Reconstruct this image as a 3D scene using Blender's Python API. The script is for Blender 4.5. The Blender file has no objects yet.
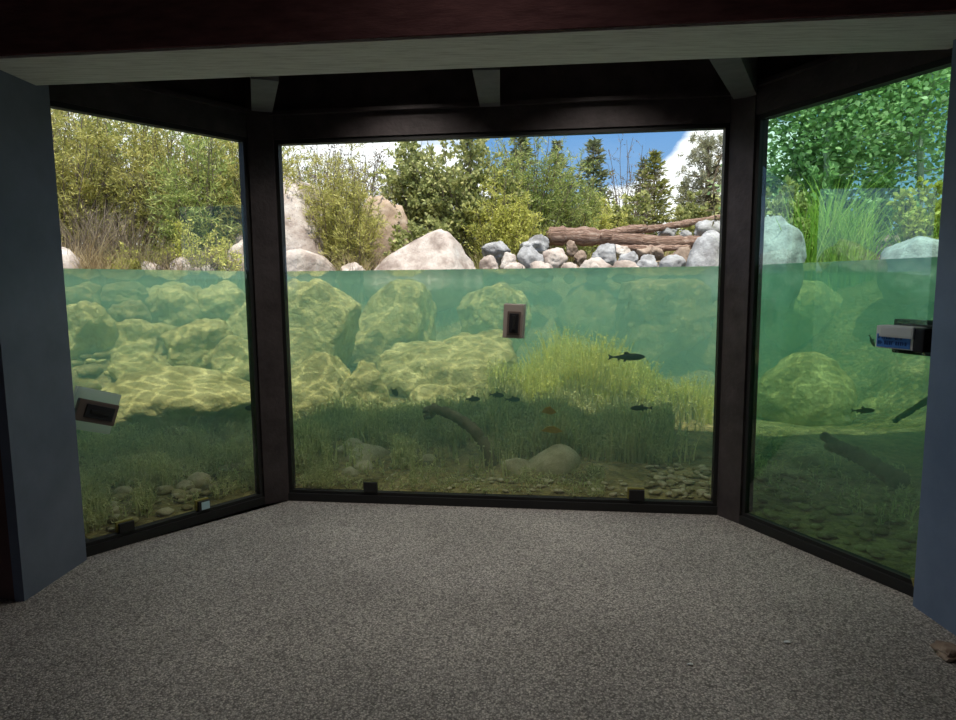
import bpy, bmesh, math, random
import numpy as np
from mathutils import Vector, Matrix, noise

random.seed(7)
RNG = np.random.default_rng(11)
SC = bpy.context.scene
COL = SC.collection

# ------------------------------------------------------------------ camera
FPX, PITCH, ROLL, EYE = 640.37, math.radians(6.466), math.radians(0.48), 1.58
ZW = EYE + 0.128            # water level
cam_d = bpy.data.cameras.new('camera')
cam = bpy.data.objects.new('camera', cam_d)
COL.objects.link(cam)
cam_d.sensor_fit = 'HORIZONTAL'
cam_d.sensor_width = 36.0
cam_d.lens = 36.0 * FPX / 956.0
cam_d.clip_end = 2000
cam.location = (0, 0, EYE)
Rm = Matrix.Rotation(math.pi / 2 - PITCH, 4, 'X') @ Matrix.Rotation(-ROLL, 4, 'Z')
cam.rotation_euler = Rm.to_euler()
SC.camera = cam


def ray(px, py):
    a, b = px - 478, py - 360
    cr, sr = math.cos(ROLL), math.sin(ROLL)
    x = (a * cr - b * sr) / FPX
    u = -(a * sr + b * cr) / FPX
    c, s = math.cos(PITCH), math.sin(PITCH)
    return Vector((x, c + u * s, -s + u * c))


def at(px, py, y):
    """world point seen at a pixel of the photograph at depth y (metres along +Y)"""
    r = ray(px, py)
    return Vector((r.x * y / r.y, y, EYE + r.z * y / r.y))


# ------------------------------------------------------------------ materials
def new_mat(name):
    m = bpy.data.materials.new(name)
    m.use_nodes = True
    nt = m.node_tree
    nt.nodes.clear()
    out = nt.nodes.new('ShaderNodeOutputMaterial')
    return m, nt, out


def N(nt, kind, **kw):
    n = nt.nodes.new('ShaderNode' + kind)
    for k, v in kw.items():
        if k.startswith('i_'):
            n.inputs[k[2:].replace('_', ' ')].default_value = v
        else:
            setattr(n, k, v)
    return n


def rgba(c):
    return (c[0], c[1], c[2], 1.0)


def ramp(nt, stops):
    r = nt.nodes.new('ShaderNodeValToRGB')
    e = r.color_ramp.elements
    while len(e) < len(stops):
        e.new(0.5)
    for i, (p, c) in enumerate(stops):
        e[i].position = p
        e[i].color = rgba(c)
    return r


def mat_noise(name, stops, scale=4.0, detail=6.0, rough=0.85, bump=0.3, bscale=None, spec=0.3, dist=0.02, speck=None, stretch=None):
    """mottled matt surface in object space"""
    m, nt, out = new_mat(name)
    L = nt.links.new
    p = N(nt, 'BsdfPrincipled')
    p.inputs['Roughness'].default_value = rough
    p.inputs['Specular IOR Level'].default_value = spec
    geo = N(nt, 'NewGeometry')
    vec = geo.outputs['Position']
    if stretch:
        mp = N(nt, 'Mapping')
        mp.inputs['Scale'].default_value = stretch
        L(vec, mp.inputs['Vector'])
        vec = mp.outputs['Vector']
    nz = N(nt, 'TexNoise')
    nz.inputs['Scale'].default_value = scale
    nz.inputs['Detail'].default_value = detail
    nz.inputs['Roughness'].default_value = 0.62
    L(vec, nz.inputs['Vector'])
    r = ramp(nt, stops)
    L(nz.outputs['Fac'], r.inputs['Fac'])
    col = r.outputs['Color']
    if speck:
        n2 = N(nt, 'TexNoise')
        n2.inputs['Scale'].default_value = speck[0]
        n2.inputs['Detail'].default_value = 2
        L(vec, n2.inputs['Vector'])
        r2 = ramp(nt, [(speck[1], (0, 0, 0)), (min(1, speck[1] + 0.08), (1, 1, 1))])
        L(n2.outputs['Fac'], r2.inputs['Fac'])
        mx = N(nt, 'MixRGB')
        L(r2.outputs['Color'], mx.inputs['Fac'])
        L(col, mx.inputs['Color1'])
        mx.inputs['Color2'].default_value = rgba(speck[2])
        col = mx.outputs['Color']
    L(col, p.inputs['Base Color'])
    if bump:
        n3 = N(nt, 'TexNoise')
        n3.inputs['Scale'].default_value = bscale or scale * 3
        n3.inputs['Detail'].default_value = 5
        L(vec, n3.inputs['Vector'])
        b = N(nt, 'Bump')
        b.inputs['Strength'].default_value = bump
        b.inputs['Distance'].default_value = dist
        L(n3.outputs['Fac'], b.inputs['Height'])
        L(b.outputs['Normal'], p.inputs['Normal'])
    L(p.outputs['BSDF'], out.inputs['Surface'])
    return m


def mat_plain(name, c, rough=0.6, spec=0.4, metal=0.0):
    m, nt, out = new_mat(name)
    p = N(nt, 'BsdfPrincipled')
    p.inputs['Base Color'].default_value = rgba(c)
    p.inputs['Roughness'].default_value = rough
    p.inputs['Specular IOR Level'].default_value = spec
    p.inputs['Metallic'].default_value = metal
    nz = N(nt, 'TexNoise')
    nz.inputs['Scale'].default_value = 60
    geo = N(nt, 'NewGeometry')
    nt.links.new(geo.outputs['Position'], nz.inputs['Vector'])
    b = N(nt, 'Bump')
    b.inputs['Strength'].default_value = 0.08
    b.inputs['Distance'].default_value = 0.002
    nt.links.new(nz.outputs['Fac'], b.inputs['Height'])
    nt.links.new(b.outputs['Normal'], p.inputs['Normal'])
    nt.links.new(p.outputs['BSDF'], out.inputs['Surface'])
    return m


def mat_leaf(name, stops, trans=0.35, rough=0.55):
    m, nt, out = new_mat(name)
    L = nt.links.new
    geo = N(nt, 'NewGeometry')
    r = ramp(nt, stops)
    nz = N(nt, 'TexNoise')
    nz.inputs['Scale'].default_value = 1.3
    L(geo.outputs['Position'], nz.inputs['Vector'])
    ma = N(nt, 'MixRGB')
    ma.inputs['Fac'].default_value = 0.45
    L(geo.outputs['Random Per Island'], ma.inputs['Color1'])
    L(nz.outputs['Fac'], ma.inputs['Color2'])
    L(ma.outputs['Color'], r.inputs['Fac'])
    d = N(nt, 'BsdfPrincipled')
    d.inputs['Roughness'].default_value = rough
    d.inputs['Specular IOR Level'].default_value = 0.25
    L(r.outputs['Color'], d.inputs['Base Color'])
    t = N(nt, 'BsdfTranslucent')
    L(r.outputs['Color'], t.inputs['Color'])
    mx = N(nt, 'MixShader')
    mx.inputs['Fac'].default_value = trans
    L(d.outputs['BSDF'], mx.inputs[1])
    L(t.outputs['BSDF'], mx.inputs[2])
    L(mx.outputs['Shader'], out.inputs['Surface'])
    return m


def mat_glass(name, tint, ior=1.5, boost=1.0):
    m, nt, out = new_mat(name)
    L = nt.links.new
    tr = N(nt, 'BsdfTransparent')
    tr.inputs['Color'].default_value = rgba(tint)
    gl = N(nt, 'BsdfGlossy')
    gl.inputs['Roughness'].default_value = 0.0
    lw = N(nt, 'LayerWeight')
    lw.inputs['Blend'].default_value = 0.5
    # facing^5 Schlick term, same from both faces of the sheet
    pw = N(nt, 'Math', operation='POWER')
    L(lw.outputs['Facing'], pw.inputs[0])
    pw.inputs[1].default_value = 5.0
    r0 = ((ior - 1) / (ior + 1)) ** 2 * 1.8 * boost
    ml = N(nt, 'Math', operation='MULTIPLY_ADD')
    L(pw.outputs[0], ml.inputs[0])
    ml.inputs[1].default_value = 1.0 - r0
    ml.inputs[2].default_value = r0
    mx = N(nt, 'MixShader')
    L(ml.outputs[0], mx.inputs['Fac'])
    L(tr.outputs['BSDF'], mx.inputs[1])
    L(gl.outputs['BSDF'], mx.inputs[2])
    L(mx.outputs['Shader'], out.inputs['Surface'])
    return m


def mat_water():
    m, nt, out = new_mat('pond_water')
    L = nt.links.new
    geo = N(nt, 'NewGeometry')
    # ripple light: bright wandering lines put into the surface's transparency, so sunlight falls patterned
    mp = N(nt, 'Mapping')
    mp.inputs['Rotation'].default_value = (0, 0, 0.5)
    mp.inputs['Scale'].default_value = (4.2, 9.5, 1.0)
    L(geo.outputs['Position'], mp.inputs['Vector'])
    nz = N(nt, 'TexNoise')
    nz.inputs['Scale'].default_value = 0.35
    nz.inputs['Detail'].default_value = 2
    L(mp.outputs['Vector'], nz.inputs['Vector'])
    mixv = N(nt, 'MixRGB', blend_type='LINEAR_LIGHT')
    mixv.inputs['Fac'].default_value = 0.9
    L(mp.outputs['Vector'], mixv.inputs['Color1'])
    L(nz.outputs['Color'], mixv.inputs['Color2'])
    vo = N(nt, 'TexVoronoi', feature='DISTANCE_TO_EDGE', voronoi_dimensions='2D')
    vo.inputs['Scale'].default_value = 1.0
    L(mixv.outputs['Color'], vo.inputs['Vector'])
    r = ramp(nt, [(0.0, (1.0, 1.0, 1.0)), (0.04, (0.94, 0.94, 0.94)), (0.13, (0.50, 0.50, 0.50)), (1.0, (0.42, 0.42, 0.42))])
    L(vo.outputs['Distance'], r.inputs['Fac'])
    tr = N(nt, 'BsdfTransparent')
    # only the top face carries the light lines; side faces against the glass stay clear
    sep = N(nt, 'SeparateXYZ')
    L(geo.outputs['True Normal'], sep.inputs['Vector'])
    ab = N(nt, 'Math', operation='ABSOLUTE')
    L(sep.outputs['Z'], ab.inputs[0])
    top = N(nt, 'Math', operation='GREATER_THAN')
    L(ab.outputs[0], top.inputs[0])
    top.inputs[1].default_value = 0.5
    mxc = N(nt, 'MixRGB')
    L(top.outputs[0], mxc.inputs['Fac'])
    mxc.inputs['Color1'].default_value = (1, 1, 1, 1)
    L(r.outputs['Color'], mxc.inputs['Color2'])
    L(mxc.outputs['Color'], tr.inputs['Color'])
    b = N(nt, 'Bump')
    b.inputs['Strength'].default_value = 0.12
    b.inputs['Distance'].default_value = 0.02
    n2 = N(nt, 'TexNoise')
    n2.inputs['Scale'].default_value = 3.0
    L(geo.outputs['Position'], n2.inputs['Vector'])
    L(n2.outputs['Fac'], b.inputs['Height'])
    gl = N(nt, 'BsdfGlossy')
    gl.inputs['Roughness'].default_value = 0.02
    L(b.outputs['Normal'], gl.inputs['Normal'])
    fr = N(nt, 'Fresnel')
    fr.inputs['IOR'].default_value = 1.33
    f2 = N(nt, 'Math', operation='MULTIPLY')
    L(fr.outputs['Fac'], f2.inputs[0])
    L(top.outputs[0], f2.inputs[1])
    mx = N(nt, 'MixShader')
    L(f2.outputs[0], mx.inputs['Fac'])
    L(tr.outputs['BSDF'], mx.inputs[1])
    L(gl.outputs['BSDF'], mx.inputs[2])
    L(mx.outputs['Shader'], out.inputs['Surface'])
    vs = N(nt, 'VolumeScatter')
    vs.inputs['Color'].default_value = (0.42, 0.84, 0.74, 1)
    vs.inputs['Density'].default_value = W_SCAT
    vs.inputs['Anisotropy'].default_value = 0.0
    va = N(nt, 'VolumeAbsorption')
    va.inputs['Color'].default_value = (0.15, 0.78, 0.42, 1)
    va.inputs['Density'].default_value = W_ABS
    ad = N(nt, 'AddShader')
    L(vs.outputs['Volume'], ad.inputs[0])
    L(va.outputs['Volume'], ad.inputs[1])
    L(ad.outputs['Shader'], out.inputs['Volume'])
    return m


W_SCAT, W_ABS = 0.22, 0.15


def mat_floor():
    m, nt, out = new_mat('exposed_aggregate')
    L = nt.links.new
    geo = N(nt, 'NewGeometry')
    vo = N(nt, 'TexVoronoi')
    vo.inputs['Scale'].default_value = 130
    L(geo.outputs['Position'], vo.inputs['Vector'])
    r = ramp(nt, [(0.0, (0.24, 0.22, 0.205)), (0.35, (0.44, 0.41, 0.38)), (0.7, (0.62, 0.575, 0.53)), (1.0, (0.86, 0.80, 0.73))])
    sep = N(nt, 'SeparateColor')
    L(vo.outputs['Color'], sep.inputs['Color'])
    L(sep.outputs['Red'], r.inputs['Fac'])
    ed = ramp(nt, [(0.25, (1, 1, 1)), (0.75, (0.25, 0.25, 0.25))])
    L(vo.outputs['Distance'], ed.inputs['Fac'])
    mu = N(nt, 'MixRGB', blend_type='MULTIPLY')
    mu.inputs['Fac'].default_value = 0.7
    L(r.outputs['Color'], mu.inputs['Color1'])
    L(ed.outputs['Color'], mu.inputs['Color2'])
    nz = N(nt, 'TexNoise')
    nz.inputs['Scale'].default_value = 1.4
    nz.inputs['Detail'].default_value = 4
    L(geo.outputs['Position'], nz.inputs['Vector'])
    st = ramp(nt, [(0.3, (0.72, 0.72, 0.72)), (0.7, (1, 1, 1))])
    L(nz.outputs['Fac'], st.inputs['Fac'])
    m2 = N(nt, 'MixRGB', blend_type='MULTIPLY')
    m2.inputs['Fac'].default_value = 1.0
    L(mu.outputs['Color'], m2.inputs['Color1'])
    L(st.outputs['Color'], m2.inputs['Color2'])
    p = N(nt, 'BsdfPrincipled')
    p.inputs['Roughness'].default_value = 0.7
    p.inputs['Specular IOR Level'].default_value = 0.3
    L(m2.outputs['Color'], p.inputs['Base Color'])
    b = N(nt, 'Bump', invert=True)
    b.inputs['Strength'].default_value = 0.55
    b.inputs['Distance'].default_value = 0.006
    L(vo.outputs['Distance'], b.inputs['Height'])
    L(b.outputs['Normal'], p.inputs['Normal'])
    L(p.outputs['BSDF'], out.inputs['Surface'])
    return m


def mat_terrain():
    m, nt, out = new_mat('pond_bed_and_bank')
    L = nt.links.new
    geo = N(nt, 'NewGeometry')
    nz = N(nt, 'TexNoise')
    nz.inputs['Scale'].default_value = 2.2
    nz.inputs['Detail'].default_value = 8
    L(geo.outputs['Position'], nz.inputs['Vector'])
    bed = ramp(nt, [(0.3, (0.13, 0.12, 0.04)), (0.5, (0.28, 0.25, 0.10)), (0.7, (0.46, 0.41, 0.20))])
    dirt = ramp(nt, [(0.3, (0.07, 0.045, 0.03)), (0.5, (0.19, 0.13, 0.085)), (0.7, (0.40, 0.31, 0.21))])
    L(nz.outputs['Fac'], bed.inputs['Fac'])
    L(nz.outputs['Fac'], dirt.inputs['Fac'])
    vo = N(nt, 'TexVoronoi')
    vo.inputs['Scale'].default_value = 22
    L(geo.outputs['Position'], vo.inputs['Vector'])
    sc = N(nt, 'SeparateColor')
    L(vo.outputs['Color'], sc.inputs['Color'])
    pr = ramp(nt, [(0.0, (0.55, 0.55, 0.55)), (1.0, (1.25, 1.2, 1.1))])
    L(sc.outputs['Green'], pr.inputs['Fac'])
    mu = N(nt, 'MixRGB', blend_type='MULTIPLY')
    mu.inputs['Fac'].default_value = 0.8
    L(bed.outputs['Color'], mu.inputs['Color1'])
    L(pr.outputs['Color'], mu.inputs['Color2'])
    sep = N(nt, 'SeparateXYZ')
    L(geo.outputs['Position'], sep.inputs['Vector'])
    gt = N(nt, 'Math', operation='GREATER_THAN')
    L(sep.outputs['Z'], gt.inputs[0])
    gt.inputs[1].default_value = ZW
    mx = N(nt, 'MixRGB')
    L(gt.outputs[0], mx.inputs['Fac'])
    L(mu.outputs['Color'], mx.inputs['Color1'])
    L(dirt.outputs['Color'], mx.inputs['Color2'])
    p = N(nt, 'BsdfPrincipled')
    p.inputs['Roughness'].default_value = 0.95
    p.inputs['Specular IOR Level'].default_value = 0.1
    L(mx.outputs['Color'], p.inputs['Base Color'])
    b = N(nt, 'Bump', invert=True)
    b.inputs['Strength'].default_value = 0.8
    b.inputs['Distance'].default_value = 0.03
    L(vo.outputs['Distance'], b.inputs['Height'])
    L(b.outputs['Normal'], p.inputs['Normal'])
    L(p.outputs['BSDF'], out.inputs['Surface'])
    return m


M = {}
M['floor'] = mat_floor()
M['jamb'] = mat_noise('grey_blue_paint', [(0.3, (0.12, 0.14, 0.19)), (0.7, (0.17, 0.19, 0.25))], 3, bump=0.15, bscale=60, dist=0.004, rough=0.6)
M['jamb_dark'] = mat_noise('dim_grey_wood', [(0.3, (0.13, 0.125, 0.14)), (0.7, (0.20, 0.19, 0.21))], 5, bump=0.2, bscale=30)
M['jamb_blue_lit'] = mat_noise('blue_lit_pillar_paint', [(0.3, (0.14, 0.19, 0.30)), (0.7, (0.19, 0.25, 0.38))], 3, bump=0.15, bscale=60, dist=0.004, rough=0.5)  # left pillar's paint made bluer and lighter: blue skylight put into the colour
M['darkwood'] = mat_noise('dark_red_brown_wood', [(0.3, (0.14, 0.060, 0.066)), (0.7, (0.26, 0.120, 0.125))], 5, bump=0.3, bscale=25, rough=0.8, stretch=(1, 6, 6))
M['beamwood'] = mat_noise('weathered_grey_wood', [(0.3, (0.62, 0.60, 0.58)), (0.5, (0.84, 0.82, 0.80)), (0.7, (0.94, 0.93, 0.91))], 4, bump=0.4, bscale=14, rough=0.85, stretch=(1.2, 14, 14))
M['framewood'] = mat_noise('dark_stained_frame', [(0.3, (0.040, 0.032, 0.034)), (0.7, (0.085, 0.070, 0.072))], 6, bump=0.2, bscale=40, rough=0.55)
M['black'] = mat_plain('black_rubber', (0.018, 0.018, 0.018), 0.6)
M['wallpaint'] = mat_noise('dark_wall_paint', [(0.3, (0.10, 0.055, 0.05)), (0.7, (0.17, 0.09, 0.08))], 2, bump=0.2, bscale=40, rough=0.85)
M['glass'] = mat_glass('clear_window_glass', (0.97, 0.99, 0.97))
M['glass_green'] = mat_glass('green_window_glass', (0.56, 0.85, 0.68), boost=1.9)
M['water'] = mat_water()
M['terrain'] = mat_terrain()
M['granite'] = mat_noise('pale_granite', [(0.3, (0.24, 0.18, 0.15)), (0.5, (0.50, 0.42, 0.37)), (0.7, (0.68, 0.62, 0.57))], 3.5, bump=0.6, bscale=9, dist=0.05, speck=(70, 0.62, (0.22, 0.18, 0.17)))
M['granite_tan'] = mat_noise('tan_granite', [(0.28, (0.26, 0.17, 0.11)), (0.5, (0.46, 0.34, 0.25)), (0.7, (0.62, 0.50, 0.40))], 4, bump=0.6, bscale=9, dist=0.05)
M['granite_grey'] = mat_noise('grey_granite', [(0.3, (0.18, 0.17, 0.17)), (0.5, (0.36, 0.355, 0.36)), (0.7, (0.54, 0.54, 0.55))], 5, bump=0.6, bscale=12, dist=0.04, speck=(60, 0.62, (0.16, 0.15, 0.16)))
M['granite_brown'] = mat_noise('brown_stone', [(0.28, (0.16, 0.11, 0.08)), (0.5, (0.30, 0.22, 0.17)), (0.7, (0.46, 0.36, 0.29))], 5, bump=0.6, bscale=12, dist=0.04)
M['rock_algae'] = mat_noise('algae_coated_rock', [(0.26, (0.22, 0.20, 0.065)), (0.5, (0.48, 0.44, 0.175)), (0.72, (0.76, 0.71, 0.33))], 4, 9, bump=0.9, bscale=12, dist=0.06)
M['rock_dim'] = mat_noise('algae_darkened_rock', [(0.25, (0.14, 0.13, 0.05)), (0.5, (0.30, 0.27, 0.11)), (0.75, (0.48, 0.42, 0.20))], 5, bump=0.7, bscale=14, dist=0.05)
M['rock_silt'] = mat_noise('silted_stone', [(0.25, (0.28, 0.25, 0.13)), (0.5, (0.46, 0.42, 0.24)), (0.75, (0.62, 0.57, 0.36))], 9, bump=0.6, bscale=25, dist=0.02)
M['bark'] = mat_noise('bark', [(0.3, (0.07, 0.05, 0.035)), (0.7, (0.22, 0.17, 0.12))], 6, bump=0.6, bscale=20, stretch=(3, 3, 0.6))
M['palebark'] = mat_noise('pale_bark', [(0.3, (0.35, 0.36, 0.30)), (0.7, (0.66, 0.68, 0.60))], 6, bump=0.3, bscale=20)
M['driftwood'] = mat_noise('driftwood', [(0.3, (0.13, 0.075, 0.055)), (0.5, (0.32, 0.20, 0.15)), (0.7, (0.56, 0.42, 0.35))], 3, bump=0.9, bscale=8, dist=0.06, stretch=(0.7, 8, 8))
M['sunkwood'] = mat_noise('sunken_wood', [(0.3, (0.10, 0.085, 0.04)), (0.7, (0.26, 0.22, 0.12))], 6, bump=0.7, bscale=20)
M['twig'] = mat_noise('grey_twigs', [(0.3, (0.10, 0.08, 0.06)), (0.7, (0.26, 0.21, 0.16))], 6, bump=0)
M['willow'] = mat_leaf('willow_leaf', [(0.1, (0.22, 0.24, 0.06)), (0.5, (0.52, 0.50, 0.15)), (0.9, (0.78, 0.70, 0.26))])
M['willow_green'] = mat_leaf('green_willow_leaf', [(0.1, (0.14, 0.22, 0.05)), (0.5, (0.36, 0.44, 0.13)), (0.9, (0.66, 0.66, 0.24))])
M['shrub'] = mat_leaf('shrub_leaf', [(0.1, (0.15, 0.19, 0.07)), (0.5, (0.42, 0.45, 0.17)), (0.9, (0.74, 0.70, 0.33))])
M['shrub_lime'] = mat_leaf('lime_shrub_leaf', [(0.1, (0.32, 0.36, 0.06)), (0.5, (0.60, 0.60, 0.15)), (0.9, (0.84, 0.78, 0.26))])
M['alder'] = mat_leaf('broad_leaf', [(0.1, (0.10, 0.20, 0.08)), (0.45, (0.36, 0.56, 0.24)), (0.9, (0.80, 0.92, 0.52))], trans=0.5, rough=0.35)
M['conifer'] = mat_leaf('conifer_needles', [(0.1, (0.07, 0.11, 0.05)), (0.5, (0.20, 0.24, 0.11)), (0.9, (0.40, 0.40, 0.20))], trans=0.2)
M['conifer_gold'] = mat_leaf('golden_conifer_needles', [(0.1, (0.12, 0.15, 0.04)), (0.5, (0.30, 0.32, 0.09)), (0.9, (0.50, 0.48, 0.16))], trans=0.25)
M['pine'] = mat_leaf('pine_needles', [(0.1, (0.12, 0.15, 0.09)), (0.5, (0.32, 0.33, 0.20)), (0.9, (0.58, 0.52, 0.34))], trans=0.2)
M['reed'] = mat_leaf('green_reed', [(0.1, (0.18, 0.34, 0.05)), (0.5, (0.42, 0.60, 0.11)), (0.9, (0.78, 0.82, 0.24))], trans=0.4)
M['drygrass'] = mat_leaf('dry_grass', [(0.1, (0.20, 0.14, 0.07)), (0.5, (0.52, 0.40, 0.22)), (0.9, (0.76, 0.64, 0.42))], trans=0.25)
M['tangrass'] = mat_leaf('tan_green_grass', [(0.1, (0.16, 0.17, 0.05)), (0.5, (0.40, 0.38, 0.14)), (0.9, (0.64, 0.58, 0.28))], trans=0.3)
M['deadreed'] = mat_leaf('dead_reed', [(0.1, (0.08, 0.06, 0.045)), (0.5, (0.24, 0.19, 0.14)), (0.9, (0.46, 0.38, 0.28))], trans=0.2)
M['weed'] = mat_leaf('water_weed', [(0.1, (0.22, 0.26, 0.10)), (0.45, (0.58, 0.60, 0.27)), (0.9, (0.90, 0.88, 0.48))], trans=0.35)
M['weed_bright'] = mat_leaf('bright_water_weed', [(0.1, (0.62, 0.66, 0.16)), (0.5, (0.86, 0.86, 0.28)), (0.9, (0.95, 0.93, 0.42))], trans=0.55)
M['fish'] = mat_noise('fish_skin', [(0.3, (0.022, 0.028, 0.020)), (0.7, (0.06, 0.07, 0.045))], 40, bump=0, rough=0.5)
M['orange_leaf'] = mat_leaf('orange_sunk_leaf', [(0.1, (0.62, 0.40, 0.05)), (0.9, (0.85, 0.60, 0.12))])
M['white_plastic'] = mat_plain('white_plastic', (0.72, 0.76, 0.76), 0.4)
M['milky_plastic'] = mat_leaf('milky_plastic', [(0.1, (0.84, 0.88, 0.86)), (0.9, (0.88, 0.92, 0.90))], trans=.85)
M['brown_plastic'] = mat_plain('brown_grey_plastic', (0.15, 0.115, 0.10), 0.45)
M['beige_plastic'] = mat_plain('beige_plastic', (0.44, 0.38, 0.34), 0.5)
M['side_plastic'] = mat_plain('pale_grey_plastic', (0.52, 0.52, 0.50), 0.45)
M['dark_plastic'] = mat_plain('dark_plastic', (0.022, 0.022, 0.026), 0.4)
M['blue_label'] = mat_plain('blue_label', (0.07, 0.24, 0.66), 0.5)
M['navy_ink'] = mat_plain('navy_ink', (0.012, 0.05, 0.22), 0.5)
M['paleblue'] = mat_plain('pale_blue_plastic', (0.46, 0.66, 0.74), 0.4)
M['yellowedge'] = mat_plain('yellow_foam', (0.30, 0.27, 0.07), 0.7)


# ------------------------------------------------------------------ objects
def tag(o, label=None, cat=None, group=None, kind=None):
    if label: o['label'] = label
    if cat: o['category'] = cat
    if group: o['group'] = group
    if kind: o['kind'] = kind
    return o


def empty(name, loc=(0, 0, 0)):
    o = bpy.data.objects.new(name, None)
    COL.objects.link(o)
    o.location = loc
    o.empty_display_size = 0.1
    return o


def link(name, me, mat, parent=None, loc=None, smooth=False):
    o = bpy.data.objects.new(name, me)
    COL.objects.link(o)
    if mat is not None:
        me.materials.append(mat)
    if parent is not None:
        o.parent = parent
    if loc is not None:
        o.location = loc
    if smooth:
        me.polygons.foreach_set('use_smooth', [True] * len(me.polygons))
    return o


def mesh_np(name, V, F):
    """V (n,3) floats; F (m,k) ints, constant k"""
    me = bpy.data.meshes.new(name)
    V = np.asarray(V, dtype=np.float32)
    F = np.asarray(F, dtype=np.int32)
    k = F.shape[1]
    me.vertices.add(len(V))
    me.vertices.foreach_set('co', V.ravel())
    me.loops.add(F.size)
    me.loops.foreach_set('vertex_index', F.ravel())
    me.polygons.add(len(F))
    me.polygons.foreach_set('loop_start', np.arange(0, F.size, k, dtype=np.int32))
    me.update(calc_edges=True)
    return me


class MB:
    def __init__(self):
        self.bm = bmesh.new()

    def prism(self, pts, z0, z1):
        a = sum(pts[i][0] * pts[(i + 1) % len(pts)][1] - pts[(i + 1) % len(pts)][0] * pts[i][1] for i in range(len(pts)))
        if a < 0:
            pts = pts[::-1]
        lo = [self.bm.verts.new((p[0], p[1], z0)) for p in pts]
        hi = [self.bm.verts.new((p[0], p[1], z1)) for p in pts]
        self.bm.faces.new(lo[::-1])
        self.bm.faces.new(hi)
        for i in range(len(pts)):
            j = (i + 1) % len(pts)
            self.bm.faces.new((lo[i], lo[j], hi[j], hi[i]))
        return self

    def box(self, c, s, mat=None, bevel=0.0, seg=2):
        """box centred c with full sizes s, optional 4x4 matrix applied after"""
        r = bmesh.ops.create_cube(self.bm, size=1.0)
        vs = r['verts']
        for v in vs:
            v.co = Vector((v.co.x * s[0] + c[0], v.co.y * s[1] + c[1], v.co.z * s[2] + c[2]))
        if bevel:
            es = list({e for v in vs for e in v.link_edges})
            rb = bmesh.ops.bevel(self.bm, geom=es, offset=bevel, segments=seg, affect='EDGES', profile=0.7)
            vs = list({v for f in rb['faces'] for v in f.verts} | {v for v in vs if v.is_valid})
        if mat is not None:
            for v in vs:
                v.co = mat @ v.co
        return self

    def build(self, name, mat, parent=None, loc=None, smooth=False):
        bmesh.ops.recalc_face_normals(self.bm, faces=self.bm.faces[:])
        me = bpy.data.meshes.new(name)
        self.bm.to_mesh(me)
        self.bm.free()
        return link(name, me, mat, parent, loc, smooth)


def tubes(polys, sides=5):
    """polys: list of (points (n,3), radii (n,)) -> one mesh's V,F (quads)"""
    V, F, off = [], [], 0
    ang = np.linspace(0, 2 * np.pi, sides, endpoint=False)
    for P, R in polys:
        P = np.asarray(P, float)
        R = np.asarray(R, float)
        n = len(P)
        T = np.gradient(P, axis=0)
        T /= np.linalg.norm(T, axis=1, keepdims=True) + 1e-9
        ref = np.array([0.3, 0.9, 0.1]) if abs(T[0, 2]) > 0.7 else np.array([0.05, 0.1, 1.0])
        A = np.cross(T, ref)
        A /= np.linalg.norm(A, axis=1, keepdims=True) + 1e-9
        B = np.cross(T, A)
        ring = P[:, None, :] + R[:, None, None] * (np.cos(ang)[None, :, None] * A[:, None, :] + np.sin(ang)[None, :, None] * B[:, None, :])
        V.append(ring.reshape(-1, 3))
        i = np.arange(n - 1)[:, None] * sides
        j = np.arange(sides)[None, :]
        q = np.stack([i + j, i + (j + 1) % sides, i + sides + (j + 1) % sides, i + sides + j], -1).reshape(-1, 4)
        F.append(q + off)
        c0 = [[off, off + (sides // 3), off + (2 * sides // 3), off]]
        off += n * sides
    return np.concatenate(V), np.concatenate(F)


def unit(a):
    return a / (np.linalg.norm(a, axis=-1, keepdims=True) + 1e-9)


def leaves_vf(P, D, length, width, rng=RNG):
    """diamond leaves: P bases, D directions; each slightly folded"""
    n = len(P)
    D = unit(D)
    side = unit(np.cross(D, rng.normal(size=(n, 3))))
    nor = np.cross(D, side)
    ln = np.broadcast_to(np.asarray(length, float), (n,))[:, None]
    wd = np.broadcast_to(np.asarray(width, float), (n,))[:, None]
    mid = P + D * ln * 0.45
    a = mid + side * wd * 0.5 + nor * wd * 0.12
    b = mid - side * wd * 0.5 + nor * wd * 0.12
    t = P + D * ln
    V = np.stack([P, a, t, b], 1).reshape(-1, 3)
    F = np.arange(n * 4).reshape(n, 4)
    return V, F


def round_leaves_vf(P, D, size, rng=RNG):
    """rounded leaves with six corners, as two quads"""
    n = len(P)
    D = unit(D)
    side = unit(np.cross(D, rng.normal(size=(n, 3))))
    s = np.broadcast_to(np.asarray(size, float), (n,))[:, None]
    a0 = P
    l1, r1 = P + D * s * .28 + side * s * .40, P + D * s * .28 - side * s * .40
    l2, r2 = P + D * s * .68 + side * s * .32, P + D * s * .68 - side * s * .32
    t = P + D * s * 1.15
    V = np.stack([a0, r1, r2, t, l2, l1], 1).reshape(-1, 3)
    F = np.arange(n * 6).reshape(n, 6)
    return V, F


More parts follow.
